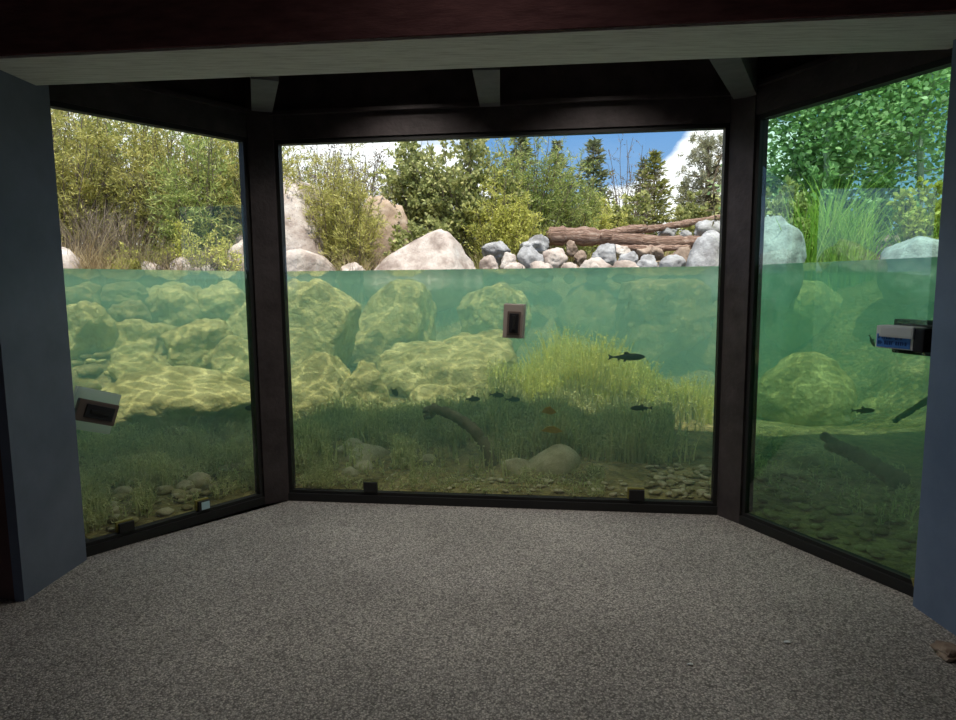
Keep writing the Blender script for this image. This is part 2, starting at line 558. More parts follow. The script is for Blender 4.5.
def ribbons_vf(base, tipdir, height, width, seg=4, bend=0.4, rng=RNG):
    """grass blades: curved tapering strips"""
    n = len(base)
    h = np.broadcast_to(np.asarray(height, float), (n,))[:, None]
    w = np.broadcast_to(np.asarray(width, float), (n,))[:, None]
    up = np.array([0, 0, 1.0])
    az = rng.uniform(0, 2 * np.pi, n)
    side = np.stack([np.cos(az), np.sin(az), np.zeros(n)], 1)
    Vs = []
    for k in range(seg + 1):
        t = k / seg
        p = base + up * h * (t - 0.25 * bend * t * t) + tipdir * h * bend * t * t
        ww = w * (1 - t) ** 0.6 * 0.5 + w * 0.03
        Vs += [p + side * ww, p - side * ww]
    V = np.stack(Vs, 1).reshape(-1, 3)
    k = 2 * (seg + 1)
    q = np.array([[2 * i, 2 * i + 1, 2 * i + 3, 2 * i + 2] for i in range(seg)])
    F = (np.arange(n)[:, None, None] * k + q[None]).reshape(-1, 4)
    return V, F


def join_vf(parts):
    V, F, off = [], [], 0
    for v, f in parts:
        V.append(v)
        F.append(f + off)
        off += len(v)
    return np.concatenate(V), np.concatenate(F)


# ------------------------------------------------------------------ bay geometry (plan)
PA, PB = Vector((-2.355, 3.696)), Vector((-1.623, 4.581))
PC, PD = Vector((-1.401, 4.689)), Vector((1.623, 4.3155))
PE, PF = Vector((1.7685, 4.101)), Vector((2.2125, 3.123))
tL, tC, tR = (PB - PA).normalized(), (PD - PC).normalized(), (PF - PE).normalized()
nL, nC, nR = Vector((-tL.y, tL.x)), Vector((-tC.y, tC.x)), Vector((-tR.y, tR.x))
if nL.y < 0: nL = -nL
if nC.y < 0: nC = -nC
if nR.x < 0: nR = -nR
PA2, PF2 = PA - tL * 0.22, PF + tR * 0.22
ZS, ZT = EYE - 1.5, EYE + 1.0185      # pane bottom, pane top
ZC = EYE + 1.62                       # ceiling
LN, LF = Vector((-2.335, 3.125)), Vector((-2.322, 3.630))   # left jamb near / far
RN, RF = Vector((2.150, 2.560)), Vector((2.137, 3.005))


def yglass(u):
    """depth of the glass line along the direction x = u*y"""
    def hit(p, t):
        den = t.x - u * t.y
        s = (u * p.y - p.x) / den
        return p.y + t.y * s
    if u < PA.x / PA.y: return 3.75
    if u < (PB.x + PC.x) / (PB.y + PC.y): return hit(PA, tL)
    if u < (PD.x + PE.x) / (PD.y + PE.y): return hit(PC, tC)
    if u < PF.x / PF.y: return hit(PE, tR)
    return 3.0


# pond bed and bank: height over eye level by direction u and depth s beyond the glass
US = [-3.5, -1.3, -0.62, -0.48, -0.36, -0.2, -0.05, 0.12, 0.25, 0.36, 0.46, 0.58, 0.70, 1.5, 3.5]
SS = [0.0, 0.8, 1.5, 2.2, 3.0, 4.0, 5.0, 6.0, 7.0, 9.0, 12.0, 18.0, 40.0, 90.0]
HH = [
    [-1.45, -1.2, -.9, -.5, -.2, .10, .3, .5, .6, .8, 1.0, 1.4, 1.8, 2.0],
    [-1.45, -1.3, -1.1, -.8, -.45, -.15, .1, .3, .5, .7, 1.0, 1.5, 1.8, 2.0],
    [-1.50, -1.42, -1.30, -1.00, -.75, -.45, -.12, .12, .30, .55, 1.0, 1.5, 2.0, 2.2],
    [-1.50, -1.43, -1.33, -1.05, -.80, -.50, -.18, .10, .28, .55, 1.0, 1.5, 2.0, 2.2],
    [-1.50, -1.45, -1.35, -1.10, -.85, -.55, -.22, .08, .28, .55, 1.0, 1.5, 2.0, 2.2],
    [-1.50, -1.44, -1.34, -1.20, -1.0, -.75, -.40, -.02, .25, .55, 1.0, 1.5, 2.0, 2.2],
    [-1.50, -1.44, -1.33, -1.20, -1.1, -1.0, -.80, -.35, .16, .55, 1.0, 1.5, 2.0, 2.2],
    [-1.50, -1.45, -1.30, -1.12, -1.3, -1.5, -1.3, -.70, .10, .50, .9, 1.4, 1.5, 1.6],
    [-1.50, -1.45, -1.34, -1.18, -1.4, -1.7, -1.5, -.80, .08, .48, .9, 1.3, 1.4, 1.5],
    [-1.50, -1.46, -1.38, -1.32, -1.5, -1.7, -1.3, -.60, .12, .50, .9, 1.4, 1.5, 1.6],
    [-1.50, -1.47, -1.43, -1.38, -1.45, -1.5, -1.0, -.10, .25, .55, 1.0, 1.5, 2.0, 2.0],
    [-1.50, -1.47, -1.44, -1.38, -1.40, -1.1, -.20, .22, .40, .7, 1.1, 1.6, 2.0, 2.0],
    [-1.50, -1.46, -1.42, -1.34, -1.20, -.6, .05, .35, .5, .8, 1.2, 1.7, 2.0, 2.0],
    [-1.45, -1.35, -1.2, -.9, -.5, -.1, .2, .4, .6, .8, 1.2, 1.6, 2.0, 2.0],
    [-1.45, -1.2, -.9, -.5, -.2, .1, .3, .5, .6, .8, 1.2, 1.6, 2.0, 2.0],
]


def interp1(xs, x):
    if x <= xs[0]: return 0, 0.0
    for i in range(len(xs) - 1):
        if x <= xs[i + 1]:
            return i, (x - xs[i]) / (xs[i + 1] - xs[i])
    return len(xs) - 2, 1.0


def ground(x, y):
    u = x / max(y, 0.3)
    u = max(-3.5, min(3.5, u))
    s = y - yglass(u)
    i, a = interp1(US, u)
    j, b = interp1(SS, s)
    a = a * a * (3 - 2 * a)
    h = (HH[i][j] * (1 - a) + HH[i + 1][j] * a) * (1 - b) + (HH[i][j + 1] * (1 - a) + HH[i + 1][j + 1] * a) * b
    w = min(1.0, max(0.0, s / 1.0))
    h += 0.06 * w * noise.noise(Vector((x * 0.9, y * 0.9, 0))) + 0.02 * w * noise.noise(Vector((x * 3.5, y * 3.5, 4)))
    return EYE + h


# ------------------------------------------------------------------ setting: room
def structure(o, label=None):
    o['kind'] = 'structure'
    if label: o['label'] = label
    return o


X = 5.2
YB = -4.0
room = [(-X, YB), (X, YB), (X, 2.1), tuple(RF), tuple(PF2), tuple(PE), tuple(PD), tuple(PC), tuple(PB), tuple(PA2), tuple(LF), (-X, 3.75)]
structure(MB().prism(room, -0.2, 0.0).build('floor', M['floor']), 'speckled exposed aggregate concrete floor')
ceil_poly = [(-X, YB), (X, YB), (X, 2.1), tuple(RF), tuple(PF2), tuple(PE), tuple(PD), tuple(PC), tuple(PB), tuple(PA2), tuple(LF), (-X, 3.75)]
structure(MB().prism(ceil_poly, ZC, ZC + 0.1).build('ceiling', M['darkwood']), 'dark red-brown board ceiling')
roof = [(-X - .5, YB - .5), (X + .5, YB - .5), (X + .5, 2.3), (4.4, 4.15), (3.2, 4.4), (2.4, 4.45), (1.62, 4.55), (1.1, 4.72), (0.2, 4.92), (-1.4, 4.86), (-1.8, 4.74), (-2.62, 3.98),
        (-3.3, 3.88), (-X - .5, 3.9)]
structure(MB().prism(roof, ZC + 0.1, ZC + 0.22).build('roof', M['darkwood']), 'flat roof over the viewing room')
# side and back walls; an unseen doorway added in the left wall lets some sky in
wl = MB()
wl.prism([(-X, YB), (-X - .25, YB), (-X - .25, -2.6), (-X, -2.6)], 0, ZC)
wl.prism([(-X, -0.8), (-X - .25, -0.8), (-X - .25, 3.6), (-X, 3.6)], 0, ZC)
wl.prism([(-X, -2.6), (-X - .25, -2.6), (-X - .25, -0.8), (-X, -0.8)], 2.4, ZC)
structure(wl.build('wall_left', M['wallpaint']), 'dark side wall left of the camera')
structure(MB().prism([(X, YB), (X + .25, YB), (X + .25, 2.1), (X, 2.1)], 0, ZC).build('wall_right', M['wallpaint']), 'dark side wall right of the camera')
structure(MB().prism([(-X, YB), (X, YB), (X, YB - .25), (-X, YB - .25)], 0, ZC).build('wall_back', M['wallpaint']), 'dark back wall behind the camera')
structure(MB().prism([tuple(LN + Vector((-.03, .012))), tuple(LF + Vector((-.03, 0))), tuple(PA2 + nL * .14), (-X - .2, 3.85), (-X - .2, 3.45)], 0, ZC).build('wall_front_left', M['wallpaint']), 'dark red-brown wall left of the window bay')
structure(MB().prism([tuple(RN + Vector((.03, .012))), tuple(RF + Vector((.03, 0))), tuple(PF2 + nR * .14), (X + .2, 2.45), (X + .2, 1.95)], 0, ZC).build('wall_front_right', M['wallpaint']), 'dark wall right of the window bay')
# grey-blue jamb faces at both sides of the opening
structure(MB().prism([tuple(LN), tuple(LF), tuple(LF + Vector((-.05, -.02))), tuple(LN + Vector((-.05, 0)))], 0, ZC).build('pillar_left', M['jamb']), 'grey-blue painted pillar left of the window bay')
structure(MB().prism([tuple(RN), tuple(RF), tuple(RF + Vector((.05, -.02))), tuple(RN + Vector((.05, 0)))], 0, ZC).build('pillar_right', M['jamb_blue_lit']), 'blue-lit painted pillar right of the window bay')
# header beam across the opening (grey underside), dark board wall above it
def ynear(x): return 2.915 - 0.098 * x
def yfar(x): return 3.315 - 0.092 * x
ZB = EYE + 1.08
structure(MB().prism([(-2.60, ynear(-2.60)), (2.40, ynear(2.40)), (2.40, yfar(2.40)), (-2.60, yfar(-2.60))], ZB, ZB + 0.16).build('beam', M['beamwood']), 'weathered grey beam across the top of the window bay')
structure(MB().prism([(-2.66, ynear(-2.66) - .015), (2.5, ynear(2.5) - .015), (2.5, yfar(2.5) - .03), (-2.66, yfar(-2.66) - .03)], ZB + 0.012, ZC).build('wall_header', M['darkwood']), 'dark board wall above the grey beam')
# window bay
def wline(p, q, n, a, b, z0, z1, mb):
    mb.prism([tuple(p + n * a), tuple(q + n * a), tuple(q + n * b), tuple(p + n * b)], z0, z1)


def window(i, p, q, n, glass, label):
    root = structure(empty('window_%d' % i, (0, 0, 0)), label)
    t = (q - p).normalized()
    fr = MB()
    # thin stop directly round the glass, wider frame set back from it
    wline(p - t * .03, q + t * .03, n, -.014, .05, ZS - .022, ZS, fr)
    wline(p - t * .03, q + t * .03, n, -.010, .05, ZT, ZT + .03, fr)
    wline(p - t * .03, p, n, -.012, .05, ZS, ZT, fr)
    wline(q, q + t * .03, n, -.012, .05, ZS, ZT, fr)
    fr.build('frame', M['black'], root)
    cu = MB()
    wline(p - t * .03, q + t * .03, n, -.03, .12, -0.02, ZS - .022, cu)
    cu.build('sill', M['black'], root)
    hd = MB()
    wline(p - t * .04, q + t * .04, n, -.022, .14, ZT + .03, ZT + .19, hd)
    wline(p - t * .04, q + t * .04, n, -.06, .14, ZT + .19, ZT + .215, hd)
    wline(p - t * .04, q + t * .04, n, -.01, .14, ZT + .215, ZC, hd)
    hd.build('head', M['framewood'], root)
    g = MB()
    wline(p, q, n, .004, .006, ZS, ZT, g)
    bmesh.ops.delete(g.bm, geom=[f for f in g.bm.faces if abs(f.calc_center_median().dot(Vector((n.x, n.y, 0))) - (p + n * .006).dot(n)) > 1e-4 or abs(f.normal.z) > .5], context='FACES')
    g.build('pane', glass, root)
    return root


window(1, PA2, PB, nL, M['glass'], 'tall fixed window on the left side of the bay, white cleaner on it')
window(2, PC, PD, nC, M['glass'], 'wide fixed window in the middle of the bay')
window(3, PE, PF2, nR, M['glass_green'], 'tall green-tinted window on the right side of the bay')


def post(name, p, tp, np_, q, tq, nq, label):
    mb = MB()
    mb.prism([tuple(p + tp * .028 - np_ * .03), tuple(q - tq * .028 - nq * .03), tuple(q - tq * .02 + nq * .08), tuple((p + q) / 2 + (np_ + nq).normalized() * .16), tuple(p + tp * .02 + np_ * .08)], 0, ZC)
    return structure(mb.build(name, M['framewood']), label)


post('pillar_corner_left', PB, tL, nL, PC, tC, nC, 'dark post between the left and middle windows')
post('pillar_corner_right', PD, tC, nC, PE, tR, nR, 'dark post between the middle and right windows')
# three short rafters between beam and window heads
for a, b, lab in (((265, 80, 3.435), (262, 111, 4.56), 'short dark rafter above the left corner post'),
                  ((486, 70, 3.325), (490, 106, 4.46), 'short dark rafter above the middle window'),
                  ((723, 55, 3.215), (745, 97, 4.16), 'short dark rafter above the right corner post')):
    p, q = at(*a), at(*b)
    d = (Vector((q.x, q.y)) - Vector((p.x, p.y))).normalized()
    s = Vector((-d.y, d.x)) * .068
    p2, q2 = Vector((p.x, p.y)) - d * .0, Vector((q.x, q.y)) + d * .02
    mb = MB()
    mb.prism([tuple(p2 + s), tuple(q2 + s), tuple(q2 - s), tuple(p2 - s)], 0, ZC - 0.0)
    for v in mb.bm.verts:
        if v.co.z < 1:
            k = (Vector((v.co.x, v.co.y)) - p2).dot(d) / (q2 - p2).length
            v.co.z = (p.z * (1 - k) + q.z * k)
    structure(mb.build('rafter', M['jamb_dark'] if 'jamb_dark' in M else M['framewood']), lab)

# ------------------------------------------------------------------ setting: pond bed, water
us = np.concatenate([np.linspace(-3.5, -0.75, 30), np.linspace(-0.73, 0.80, 190), np.linspace(0.83, 3.5, 30)])
ss = np.concatenate([np.linspace(0.03, 8.0, 110), np.linspace(8.2, 20, 40), np.linspace(21, 90, 30)])
V = np.zeros((len(us), len(ss), 3))
for i, u in enumerate(us):
    y0 = yglass(u)
    for j, s in enumerate(ss):
        y = y0 + s
        V[i, j] = (u * y, y, ground(u * y, y))
nu, ns = len(us), len(ss)
ii, jj = np.meshgrid(np.arange(nu - 1), np.arange(ns - 1), indexing='ij')
F = np.stack([ii * ns + jj, (ii + 1) * ns + jj, (ii + 1) * ns + jj + 1, ii * ns + jj + 1], -1).reshape(-1, 4)
structure(link('ground', mesh_np('ground', V.reshape(-1, 3), F), M['terrain'], smooth=True), 'gravelly pond bed rising to a dry dirt bank')
o_ = .02
water_poly = [(-16, 4.2), (-3.4, 4.05), tuple(PA2 + nL * o_), tuple(PB + nL * o_), tuple(PC + nC * o_), tuple(PD + nC * o_), tuple(PE + nR * o_), tuple(PF2 + nR * o_),
              (3.4, 2.85), (16, 2.6), (24, 16), (-24, 16)]
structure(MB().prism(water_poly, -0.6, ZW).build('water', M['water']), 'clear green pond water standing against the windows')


# ------------------------------------------------------------------ rocks
def rock_mesh(name, r, seed, sub=4, rough=0.22, flat=6, ang=1.0, peak=None):
    bm = bmesh.new()
    bmesh.ops.create_icosphere(bm, subdivisions=sub, radius=1.0)
    rs = random.Random(seed)
    planes = []
    for _ in range(flat):
        v = Vector((rs.gauss(0, 1), rs.gauss(0, 1), rs.gauss(0, .8))).normalized()
        planes.append((v, rs.uniform(.60, .90)))
    off = Vector((rs.uniform(0, 90), rs.uniform(0, 90), rs.uniform(0, 90)))
    for v in bm.verts:
        d = v.co.normalized()
        k = 1.0
        for n, h in planes:
            c = d.dot(n)
            if c > .05 and h / c < k:
                k = h / c * ang + k * (1 - ang)
        k *= 1 + rough * noise.noise(d * 1.2 + off) + rough * .45 * noise.noise(d * 3.3 + off) + rough * .22 * noise.noise(d * 8 + off) + rough * .10 * noise.noise(d * 19 + off)
        v.co = d * k
    if peak:
        for v in bm.verts:
            z = max(0.0, v.co.z + .2)
            v.co.x = v.co.x * (1 - peak[1] * z) + peak[0] * z
            v.co.y = v.co.y * (1 - peak[1] * .5 * z)
    # fit the wanted half sizes exactly
    for a in range(3):
        lo, hi = min(v.co[a] for v in bm.verts), max(v.co[a] for v in bm.verts)
        for v in bm.verts:
            v.co[a] = ((v.co[a] - lo) / (hi - lo) * 2 - 1) * r[a]
    me = bpy.data.meshes.new(name)
    bm.to_mesh(me)
    bm.free()
    return me


ROCKS = []


def rock(name, box, y, label, mat, ry=0.8, sink=0.15, seed=None, group=None, sub=4, rough=.22, flat=6, cat='rock', tilt=0.0, peak=None):
    """box = extent of the visible stone in the photograph, y = its distance"""
    x0, y0, x1, y1 = box
    c = at((x0 + x1) / 2, (y0 + y1) / 2, y)
    w = (at(x1, y0, y) - at(x0, y0, y)).length / 2
    h = (at(x0, y0, y) - at(x0, y1, y)).length / 2
    h2 = h * (1 + sink)
    loc = Vector((c.x, c.y, c.z + h - h2))
    if mat in (M['rock_algae'], M['rock_dim'], M['rock_silt']):
        loc.z = min(loc.z, ZW - .006 - h2)
    me = rock_mesh(name, (w, w * ry, h2), seed if seed is not None else int(x0 * 31 + y0 * 7), sub, rough, flat, 1.0, peak)
    o = link(name, me, mat, None, loc, True)
    o.rotation_euler = (0, tilt, 0)
    tag(o, label, cat, group)
    ROCKS.append(o)
    return o


G, GG, GB, RA, RD, RS = M['granite'], M['granite_grey'], M['granite_brown'], M['rock_algae'], M['rock_dim'], M['rock_silt']
# stones on the bank, seen over the water
rock('boulder', (214, 180, 356, 290), 11.6, 'huge pale pinkish boulder behind the left corner post on the bank', G, .9, .2, seed=5, flat=5, rough=.13, peak=(.02, .25))
rock('boulder', (252, 249, 338, 290), 10.4, 'low flat cream boulder in front of the huge pinkish boulder', G, .8, .3, seed=9, flat=3, rough=.12)
rock('boulder', (362, 229, 484, 298), 10.4, 'big white pointed boulder at the waterline in the middle window', G, .7, .25, seed=23, flat=5, rough=.10, peak=(.28, .55))
rock('boulder', (360, 196, 412, 275), 12.6, 'reddish sloping boulder in shade behind the white pointed boulder', M['granite_tan'], .8, .2, seed=31)
rock('boulder', (226, 236, 262, 290), 10.2, 'upright grey-white boulder at the right edge of the left window', G, .9, .3, seed=37)
rock('stone', (140, 261, 166, 285), 9.6, 'small round cream stone at the waterline under dead twigs', G, .8, .3, seed=41, sub=3)
rock('stone', (166, 256, 196, 285), 9.7, 'larger cream stone beside the small round one in the left window', G, .8, .3, seed=43, sub=3)
rock('stone', (192, 264, 232, 285), 9.7, 'low flat cream stone next to the upright grey-white boulder', G, .8, .3, seed=47, sub=3)
rock('stone', (44, 246, 80, 290), 9.2, 'tan stone at the far left of the waterline', G, .8, .3, seed=53, sub=3)
rock('boulder', (686, 230, 738, 300), 10.0, 'large pale boulder against the right corner post on the bank', GG, .9, .3, seed=59, flat=5)
rock('boulder', (694, 219, 730, 240), 13.0, 'grey boulder above the drift logs by the right corner post', GG, .8, .3, seed=61)
bank = [
    ((481, 241, 511, 262), 'grey-green stone left of the white stones', GG, 11.2), ((479, 255, 499, 276), 'pale stone touching the white pointed boulder', G, 10.6),
    ((499, 252, 517, 272), 'slanted pale stone below the grey-green stone', G, 10.8), ((519, 234, 550, 254), 'blocky white stone at the left end of the drift log', GG, 11.4),
    ((516, 245, 545, 274), 'round white stone in front of the blocky white stone', GG, 10.8), ((541, 247, 568, 270), 'slanted white stone with a grey shaded end', G, 10.8),
    ((503, 262, 526, 280), 'low pink stone at the waterline below the slanted pale stone', G, 10.3), ((526, 261, 555, 280), 'wide low pink stone at the waterline', G, 10.3),
    ((560, 262, 580, 280), 'small pink stone at the waterline left of the long flat stone', G, 10.3), ((574, 250, 587, 264), 'small brown round stone under the log', GB, 11.0),
    ((591, 243, 617, 264), 'white square stone below the middle of the log', GG, 11.0), ((576, 257, 613, 280), 'long flat cream stone at the waterline', G, 10.3),
    ((608, 260, 640, 280), 'second flat cream stone right of the long flat one', G, 10.25), ((618, 251, 638, 266), 'blue-grey angular stone behind the flat cream stones', GG, 10.9),
    ((609, 244, 632, 256), 'thin tan stone tucked under the log', G, 11.4), ((632, 245, 655, 258), 'dark brown stone in the shade of the log', GB, 11.5),
    ((635, 254, 660, 274), 'pale grey stone left of the smooth white stone', GG, 10.7), ((657, 254, 687, 278), 'smooth rounded white stone near the large pale boulder', GG, 10.5),
    ((650, 246, 665, 258), 'small brown-grey angular stone above the pale grey stone', GB, 11.2), ((667, 246, 699, 266), 'brown-grey slab behind the smooth white stone', GB, 11.3),
    ((657, 225, 677, 238), 'grey stone resting between the two drift logs', GG, 13.0), ((679, 230, 692, 240), 'small grey stone right of the one between the logs', GG, 12.8),
    ((586, 262, 600, 276), 'tiny cream stone in the gap by the long flat stone', G, 10.15), ((566, 240, 578, 254), 'small dark stone under the left end of the log', GB, 11.6),
    ((508, 238, 521, 252), 'rusty brown stone left of the blocky white stone', GB, 11.8), ((340, 262, 366, 280), 'small pinkish stone between the two big pale boulders', G, 10.1),
]
for b, lab, mt, y in bank:
    rock('stone', b, y, lab, mt, .85, .25, sub=4, rough=.26, flat=11)
rock('boulder', (742, 216, 802, 290), 8.6, 'pale blue-white boulder left of the green reeds in the right window', GG, .9, .3, seed=71)
rock('boulder', (880, 236, 960, 290), 7.6, 'pale boulder right of the green reeds', GG, .9, .3, seed=73)
# boulders off to the left of the bay, seen in the right window's reflection
for x, y, r, lab in ((-8.6, 5.6, .75, 'pale boulder on the bank to the left of the bay'), (-9.2, 7.2, .6, 'second pale boulder on the bank further left')):
    o = link('boulder', rock_mesh('boulder', (r, r * .8, r * .7), int(x * 10), 4), GG, None, (x, y, ZW + .25), True)
    tag(o, lab, 'rock')

# rocks under water, left window
uw = [
    ((62, 272, 94, 296), 8.2, 'dim rounded rock under the surface at the far left', RD), ((100, 272, 142, 292), 8.6, 'dim long rock just under the surface in the left window', RD),
    ((138, 270, 182, 300), 8.9, 'blocky yellow rock touching the surface in the left window', RA), ((204, 274, 256, 310), 8.2, 'bumpy yellow rock under the surface by the left corner post', RA),
    ((146, 283, 206, 326), 8.1, 'pale smooth slab rock under the blocky yellow rock', RA), ((112, 300, 148, 322), 7.6, 'small dark flat rocks in the middle of the left window', RD),
    ((60, 300, 118, 352), 6.9, 'large smooth green rock at the left edge of the left window', RA), ((108, 318, 174, 358), 7.1, 'wide pale rock left of the overhanging rock', RA),
    ((171, 318, 233, 356), 6.9, 'rounded overhanging rock with a dark hollow below', RA), ((120, 350, 190, 392), 6.6, 'broad flat rock below the wide pale rock', RA),
    ((212, 335, 262, 380), 6.8, 'pale sloping rock beside the overhanging rock', RA), ((228, 296, 266, 342), 7.6, 'hazy rock high beside the left corner post', RA),
]
for b, y, lab, mt in uw:
    rock('rock', (b[0] - 5, b[1], b[2] + 5, b[3] + 6), y, lab, mt, .9, .35, sub=5, rough=.24, flat=12)
rock('boulder', (84, 366, 268, 446), 6.1, 'largest sunlit boulder with ripple light low in the left window', RA, .62, .15, seed=83, sub=5, flat=6, rough=.16)
rock('boulder', (158, 426, 194, 450), 5.55, 'dark hollow rock at the upper edge of the left weeds', RD, .8, .2, seed=87)
for b, lab in (((184, 348, 200, 360), 'small cobble in the hollow below the overhanging rock'), ((198, 352, 212, 364), 'second small cobble beside the hollow'), ((110, 352, 130, 366), 'small stone under the wide pale rock')):
    rock('stone', b, 6.7, lab, RA, .9, .2, sub=3)
# rocks under water, middle window
uc = [
    ((268, 278, 356, 372), 7.4, 'big green boulder sloping down at the left of the middle window', RA, .8),
    ((330, 268, 430, 340), 8.3, 'big yellow-green boulder under the surface left of middle', RA, .8),
    ((462, 282, 526, 336), 9.0, 'hazy rounded boulder behind the beige cleaner', RA, .8),
    ((372, 330, 528, 408), 7.3, 'huge pale sunlit boulder in the middle of the pond bed', RA, .7),
    ((342, 360, 390, 404), 6.6, 'small rock with a dark shaded face in front of the huge pale boulder', RA, .8),
    ((276, 352, 346, 420), 6.5, 'sunlit yellow rock above the weeds at the left of the middle window', RA, .7),
    ((398, 384, 470, 428), 6.6, 'low sunlit rock behind the bent sunken branch', RA, .7),
    ((560, 278, 626, 330), 10.6, 'faint wide boulder deep in the haze', RD, .8),
    ((622, 272, 704, 330), 9.6, 'faint round boulder in the haze right of middle', RD, .8),
    ((690, 300, 740, 360), 9.6, 'faint boulder in the haze beside the right corner post', RD, .8),
    ((668, 408, 714, 436), 6.6, 'low sunlit rock at the right end of the bright weeds', RA, .8),
]
for b, y, lab, mt, ry in uc:
    rock('boulder', (b[0] - 6, b[1], b[2] + 6, b[3] + 8), y, lab, mt, ry, .3, sub=5, rough=.22, flat=11)
ucs = [
    ((333, 438, 370, 458), 5.60, 'pale topped stone in the weeds of the middle window'), ((342, 446, 390, 472), 5.42, 'dark rounded stone beside the pale topped stone'),
    ((336, 466, 366, 494), 5.02, 'squat stone left of the small black block'), ((352, 460, 374, 480), 5.15, 'upright yellowish stone behind the small black block'),
    ((374, 474, 410, 496), 4.98, 'mossy stone right of the small black block'), ((416, 454, 438, 470), 5.4, 'small round pale stone in the weeds'),
    ((470, 445, 504, 464), 5.6, 'smooth grey stone in the weeds left of the big flat stone'), ((438, 468, 462, 484), 5.15, 'low dark stone near the glass in the middle window'),
    ((524, 444, 586, 482), 5.12, 'big flat-topped stone in the middle foreground'), ((500, 458, 536, 480), 5.05, 'sloping stone leaning on the big flat-topped stone'),
    ((542, 470, 568, 486), 5.05, 'small round stone in front of the big flat-topped stone'), ((675, 429, 702, 446), 6.0, 'round dark stone under the right edge of the weeds'),
    ((500, 474, 524, 486), 5.0, 'thin flat stone near the glass left of the small round stone'),
]
CLEAR = [(-.10, .005, 5.45)]
ucs += [((184, 472, 210, 489), 4.62, 'flat pale stone in the weeds of the left window'), ((156, 498, 178, 510), 4.42, 'flat stone on the bed left of the pale blue faced block'),
        ((176, 480, 196, 492), 4.55, 'second flat stone below the flat pale stone'), ((112, 486, 134, 500), 4.40, 'round stone in the weeds near the left pillar')]
for b, y, lab in ucs:
    CLEAR.append((ray(b[0] - 2, b[3]).x / ray(b[0] - 2, b[3]).y, ray(b[2] + 2, b[3]).x / ray(b[2] + 2, b[3]).y, y))
for b, y, lab in ucs:
    rock('stone', b, y, lab, RS, .85, .3, sub=3, rough=.2)
# rocks under water, right window
ur = [
    ((752, 352, 856, 424), 6.5, 'big sunlit boulder with ripple light in the right window', RA, .8), ((894, 484, 950, 516), 4.35, 'dark rounded rock low against the right pillar', RD, .9),
    ((886, 512, 944, 542), 4.1, 'flat dark rock in front of the rounded one by the right pillar', RD, .9), ((790, 453, 822, 480), 5.1, 'dark hazy rock left of the forked sunken branch', RD, .9),
    ((754, 440, 774, 458), 5.6, 'small dark rock beside the right corner post', RD, .9), ((860, 300, 950, 352), 8.4, 'hazy rock behind the blue labelled cleaner', RA, .8),
    ((812, 538, 846, 556), 3.95, 'low yellowish stone near the glass of the right window', RD, .9), ((770, 280, 850, 336), 8.8, 'hazy boulder under the reeds', RA, .8),
    ((842, 392, 960, 446), 6.6, 'long sunlit rock behind the dark fish in the right window', RA, .6),
]
for b, y, lab, mt, ry in ur:
    rock('rock', b, y, lab, mt, ry, .3, sub=4, rough=.18, flat=5)
# dark pointed stump
c = at(834, 520, 4.3)
me = rock_mesh('stump', (.085, .08, .15), 5, 4, .3, 5)
for v in me.vertices:
    k = (v.co.z + .15) / .3
    v.co.x *= 1.25 - .95 * k
    v.co.y *= 1.25 - .95 * k
tag(link('stump', me, M['sunkwood'], None, c + Vector((0, 0, .02)), True), 'dark pointed stump standing on the gravel in the right window', 'stump')


# ------------------------------------------------------------------ cobbles and gravel on the bed
def scatter_pebbles(u0, u1, s0, s1, n, r0, r1, label, group, mats, seed):
    rs = random.Random(seed)
    protos = [rock_mesh('pebble', (1, .75, .42), seed + k, 2, .25, 5) for k in range(4)]
    meshes = []
    for k, me in enumerate(protos):
        me.materials.append(mats[k % len(mats)])
        me.polygons.foreach_set('use_smooth', [True] * len(me.polygons))
    for _ in range(n):
        u = rs.uniform(u0, u1)
        y = yglass(u) + rs.uniform(s0, s1)
        x = u * y
        o = bpy.data.objects.new('pebble', rs.choice(protos))
        COL.objects.link(o)
        r = rs.uniform(r0, r1)
        o.scale = (r, r, r)
        o.rotation_euler = (rs.uniform(-.15, .15), rs.uniform(-.15, .15), rs.uniform(0, 6.3))
        o.location = (x, y, ground(x, y) + r * .3)
        tag(o, label, 'pebble', group)


scatter_pebbles(.27, .37, .06, .75, 100, .018, .045, 'flat pebble in the gravel patch at the right end of the middle window', 'gravel patch in the middle window', [RS, RD], 101)
scatter_pebbles(-.60, -.40, .06, .75, 45, .025, .065, 'flat pebble on the bed near the glass of the left window', 'gravel in the left window', [RS, RD], 201)
scatter_pebbles(.43, .70, .06, 1.5, 110, .02, .055, 'dark pebble on the bed of the right window', 'gravel in the right window', [RD], 301)
scatter_pebbles(-.64, -.35, 1.7, 4.6, 90, .05, .14, 'cobble lying between the sunlit rocks of the left window', 'cobbles between the rocks in the left window', [RA, RD], 501)
scatter_pebbles(-.31, .02, 1.9, 4.2, 60, .05, .13, 'cobble lying between the sunlit rocks of the middle window', 'cobbles between the rocks in the middle window', [RA, RD], 601)
scatter_pebbles(-.05, .25, .06, .35, 40, .015, .04, 'pebble along the bottom of the middle window', 'gravel along the middle window', [RS], 401)


